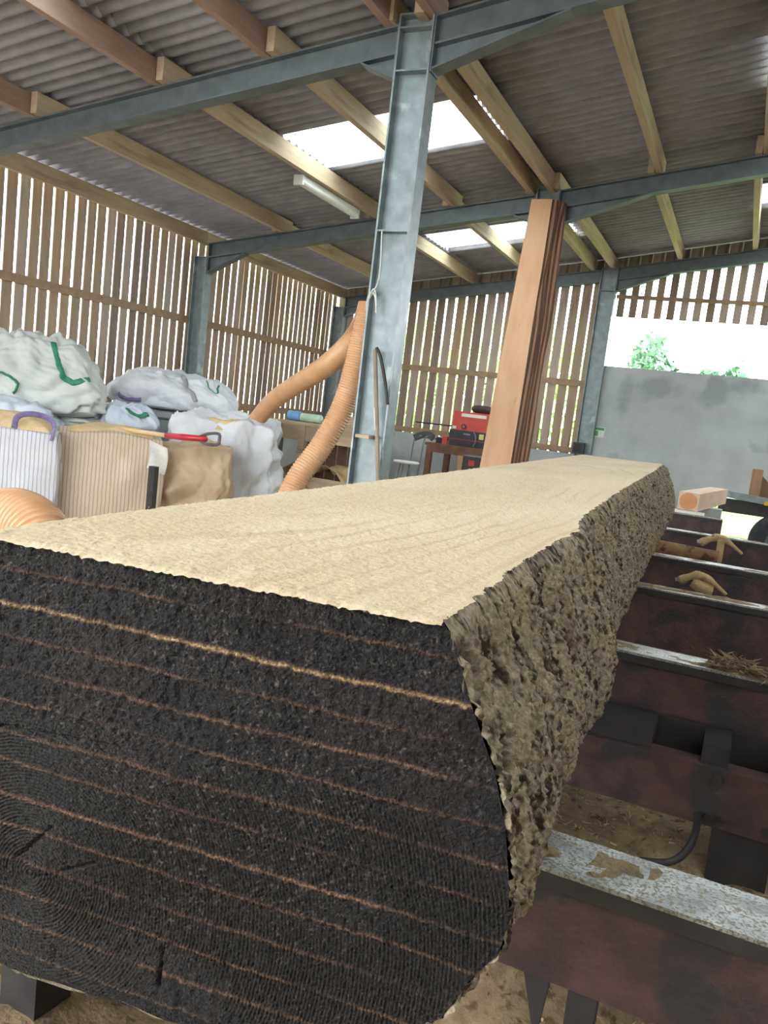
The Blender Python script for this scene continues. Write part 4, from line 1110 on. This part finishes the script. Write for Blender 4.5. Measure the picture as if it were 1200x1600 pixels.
# ================================================================== LIGHT FITTING
LA = Vector((-4.86, 7.72, pbot(-4.86) - .05)); LB_ = Vector((-4.86, 9.1, pbot(-4.86) - .05))
lf = thing('strip_light', LA, 'white batten strip light fixed under a purlin', 'light')
part('lamp_body', bar(LA + Vector((0, 0, .025)), LB_ + Vector((0, 0, .025)), .10, .05), mat('white_plastic_body', (206, 208, 204), (220, 222, 218), 5, rough=.5), lf)
sec = []
for i in range(9):
    a = math.pi * i / 8; sec.append((.055 * math.cos(a), -.05 * math.sin(a)))
part('diffuser', prism([LA + Vector((x, .02, z)) for x, z in sec], None, LB_ - LA - Vector((0, .04, 0))), mat('clear_diffuser', (222, 226, 224), (236, 240, 238), 8, rough=.25), lf)
for p in (LA - Vector((0, .006, 0)), LB_ - Vector((0, .024, 0))): part('end_cap', box(p.x - .058, p.x + .058, p.y, p.y + .03, p.z - .055, p.z + .05), MATS['white_plastic_body'], lf)

# ================================================================== SMALL THINGS AT THE CONCRETE WALL
p = at_y(935, 675, YC + .02)
sg = thing('safety_sign', (p.x, YC + .01, p.z - .09), 'small green and white safety sign on the concrete wall beside the column', 'sign')
part('sign_plate', box(p.x - .10, p.x + .10, YC + .008, YC + .018, p.z - .085, p.z + .085), mat('sign_white', (214, 222, 212), (224, 230, 222), 8, rough=.5), sg)
GRN = mat('sign_green', (60, 140, 90), (80, 156, 104), 8, rough=.5)
part('green_band', box(p.x - .09, p.x + .09, YC + .004, YC + .0075, p.z + .03, p.z + .075), GRN, sg)
part('green_band', box(p.x - .09, p.x + .0, YC + .004, YC + .0075, p.z - .07, p.z + .015), GRN, sg)
p = at_y(905, 698, YC - .25)
jb = thing('socket_box', (p.x, YC - .25, p.z - .12), 'dark socket box fixed low on the column beside the concrete wall', 'box')
part('box_body', box(p.x - .11, p.x + .07, YC - .25, YC - .105, p.z - .12, p.z + .07), mat('dark_blue_plastic', (48, 54, 66), (62, 68, 80), 8, rough=.5), jb)
part('box_lid', box(p.x - .09, p.x + .05, YC - .262, YC - .251, p.z - .09, p.z + .05), DARKM, jb)

# ================================================================== BEHIND THE BED: SQUARED TIMBER, TRAILER
nA = at_y(1075, 787, 8.2); nB = at_y(1122, 775, 10.2)
zt = bz[5][1] + .10
nA.z = zt + .02; nB.z = zt + .02
bm_ = thing('squared_timber', (nA.x, nA.y, bz[5][1] + .01), 'squared timber with orange end grain lying across the last bunk', 'timber')
part('timber_body', bar(nA, nB, .19, .17), mat('pale_pink_timber', (206, 176, 150), (222, 196, 170), 3, stretch=(4, .6, 4), rough=.8, bump=.1), bm_)
d_ = (nB - nA).normalized()
part('end_grain', cyl(nA - d_ * .003, nA + d_ * .003, .083, 20), mat('orange_end_grain', (196, 136, 96), (210, 152, 110), 14, rough=.8), bm_)
p = at_y(1052, 796, 8.2)
solo('white_offcut', box(-.72, -.28, 8.17, 8.24, bz[5][1] + .004, bz[5][1] + .03), mat('pale_offcut', (226, 220, 208), (240, 234, 222), 6, rough=.8), 'thin pale offcut on the last bunk under the squared timber', 'offcut')
p = at_y(1105, 798, 9.0)
solo('grey_block', box(p.x - .14, p.x + .14, 8.95, 9.12, 0, zt - .065), CONC, 'grey upright block propping the squared timber behind the last bunk', 'block')
# trailer
ty = 11.6
tr_ = thing('trailer', (.7, ty, 0), 'dark trailer with pale top rail and tyre at the right frame edge', 'trailer')
ra, rb_ = at_y(1128, 770, ty), at_y(1215, 787, ty)
part('top_rail', bar(ra, ra + (rb_ - ra) * 2.6, .07, .09), GALV, tr_)
ra2 = Vector((ra.x, ty + .05, ra.z - .17))
part('chassis', box(ra.x - .02, 2.2, ty + .04, ty + .16, HC - .78, HC - .60), DARKM, tr_)
tc_ = at_y(1222, 822, ty - .05)
TYRE = mat('tyre_rubber', (46, 48, 54), (62, 64, 70), 16, rough=.8)
tp = [( .17, -.10), (.30, -.11), (.36, -.09), (.375, -.04), (.375, .04), (.36, .09), (.30, .11), (.17, .10)]
V = []; Fc = []; n = 40
for r_, o_ in tp:
    for j in range(n):
        a = 2 * math.pi * j / n; V.append((tc_.x + r_ * math.cos(a), tc_.y + o_, .375 + r_ * math.sin(a)))
for i in range(len(tp) - 1):
    for j in range(n): Fc.append((i * n + j, i * n + (j + 1) % n, (i + 1) * n + (j + 1) % n, (i + 1) * n + j))
part('tyre', (V, Fc), TYRE, tr_, smooth=True)
part('wheel_hub', cyl((tc_.x, tc_.y - .07, .375), (tc_.x, tc_.y + .07, .375), .18, 24), GALV_D, tr_)
part('axle', cyl((tc_.x, tc_.y, .375), (tc_.x, tc_.y + .9, .375), .035, 10), DARKM, tr_)
part('chassis_strut', box(tc_.x - .05, tc_.x + .05, ty + .06, ty + .14, .40, HC - .78), DARKM, tr_)
pp = at_y(1198, 787, ty - .06); part('side_lamp', bar(pp - Vector((.03, 0, 0)), pp + Vector((.05, 0, 0)), .03, .05), mat('amber_lens', (230, 160, 40), (240, 180, 60), 8, rough=.2), tr_)
# upright board and brace standing behind the rail
pb = at_y(1176, 757, ty + .15)
ub = thing('upright_board', (pb.x, ty + .12, ra.z + .04), 'brown upright board with a slanting brace on the trailer rail', 'board')
zr = at_y(1180, 774, ty + .15).z - .06; zt2 = at_y(1183, 733, ty + .15).z
part('upright', box(pb.x - .03, pb.x + .10, ty + .04, ty + .12, zr, zt2), PLK2, ub)
part('brace', prism([(pb.x + .101, ty + .06, zt2 - .08), (pb.x + .101, ty + .06, zr), (pb.x + .45, ty + .06, zr)], None, (0, .03, 0)), DKWOOD, ub)
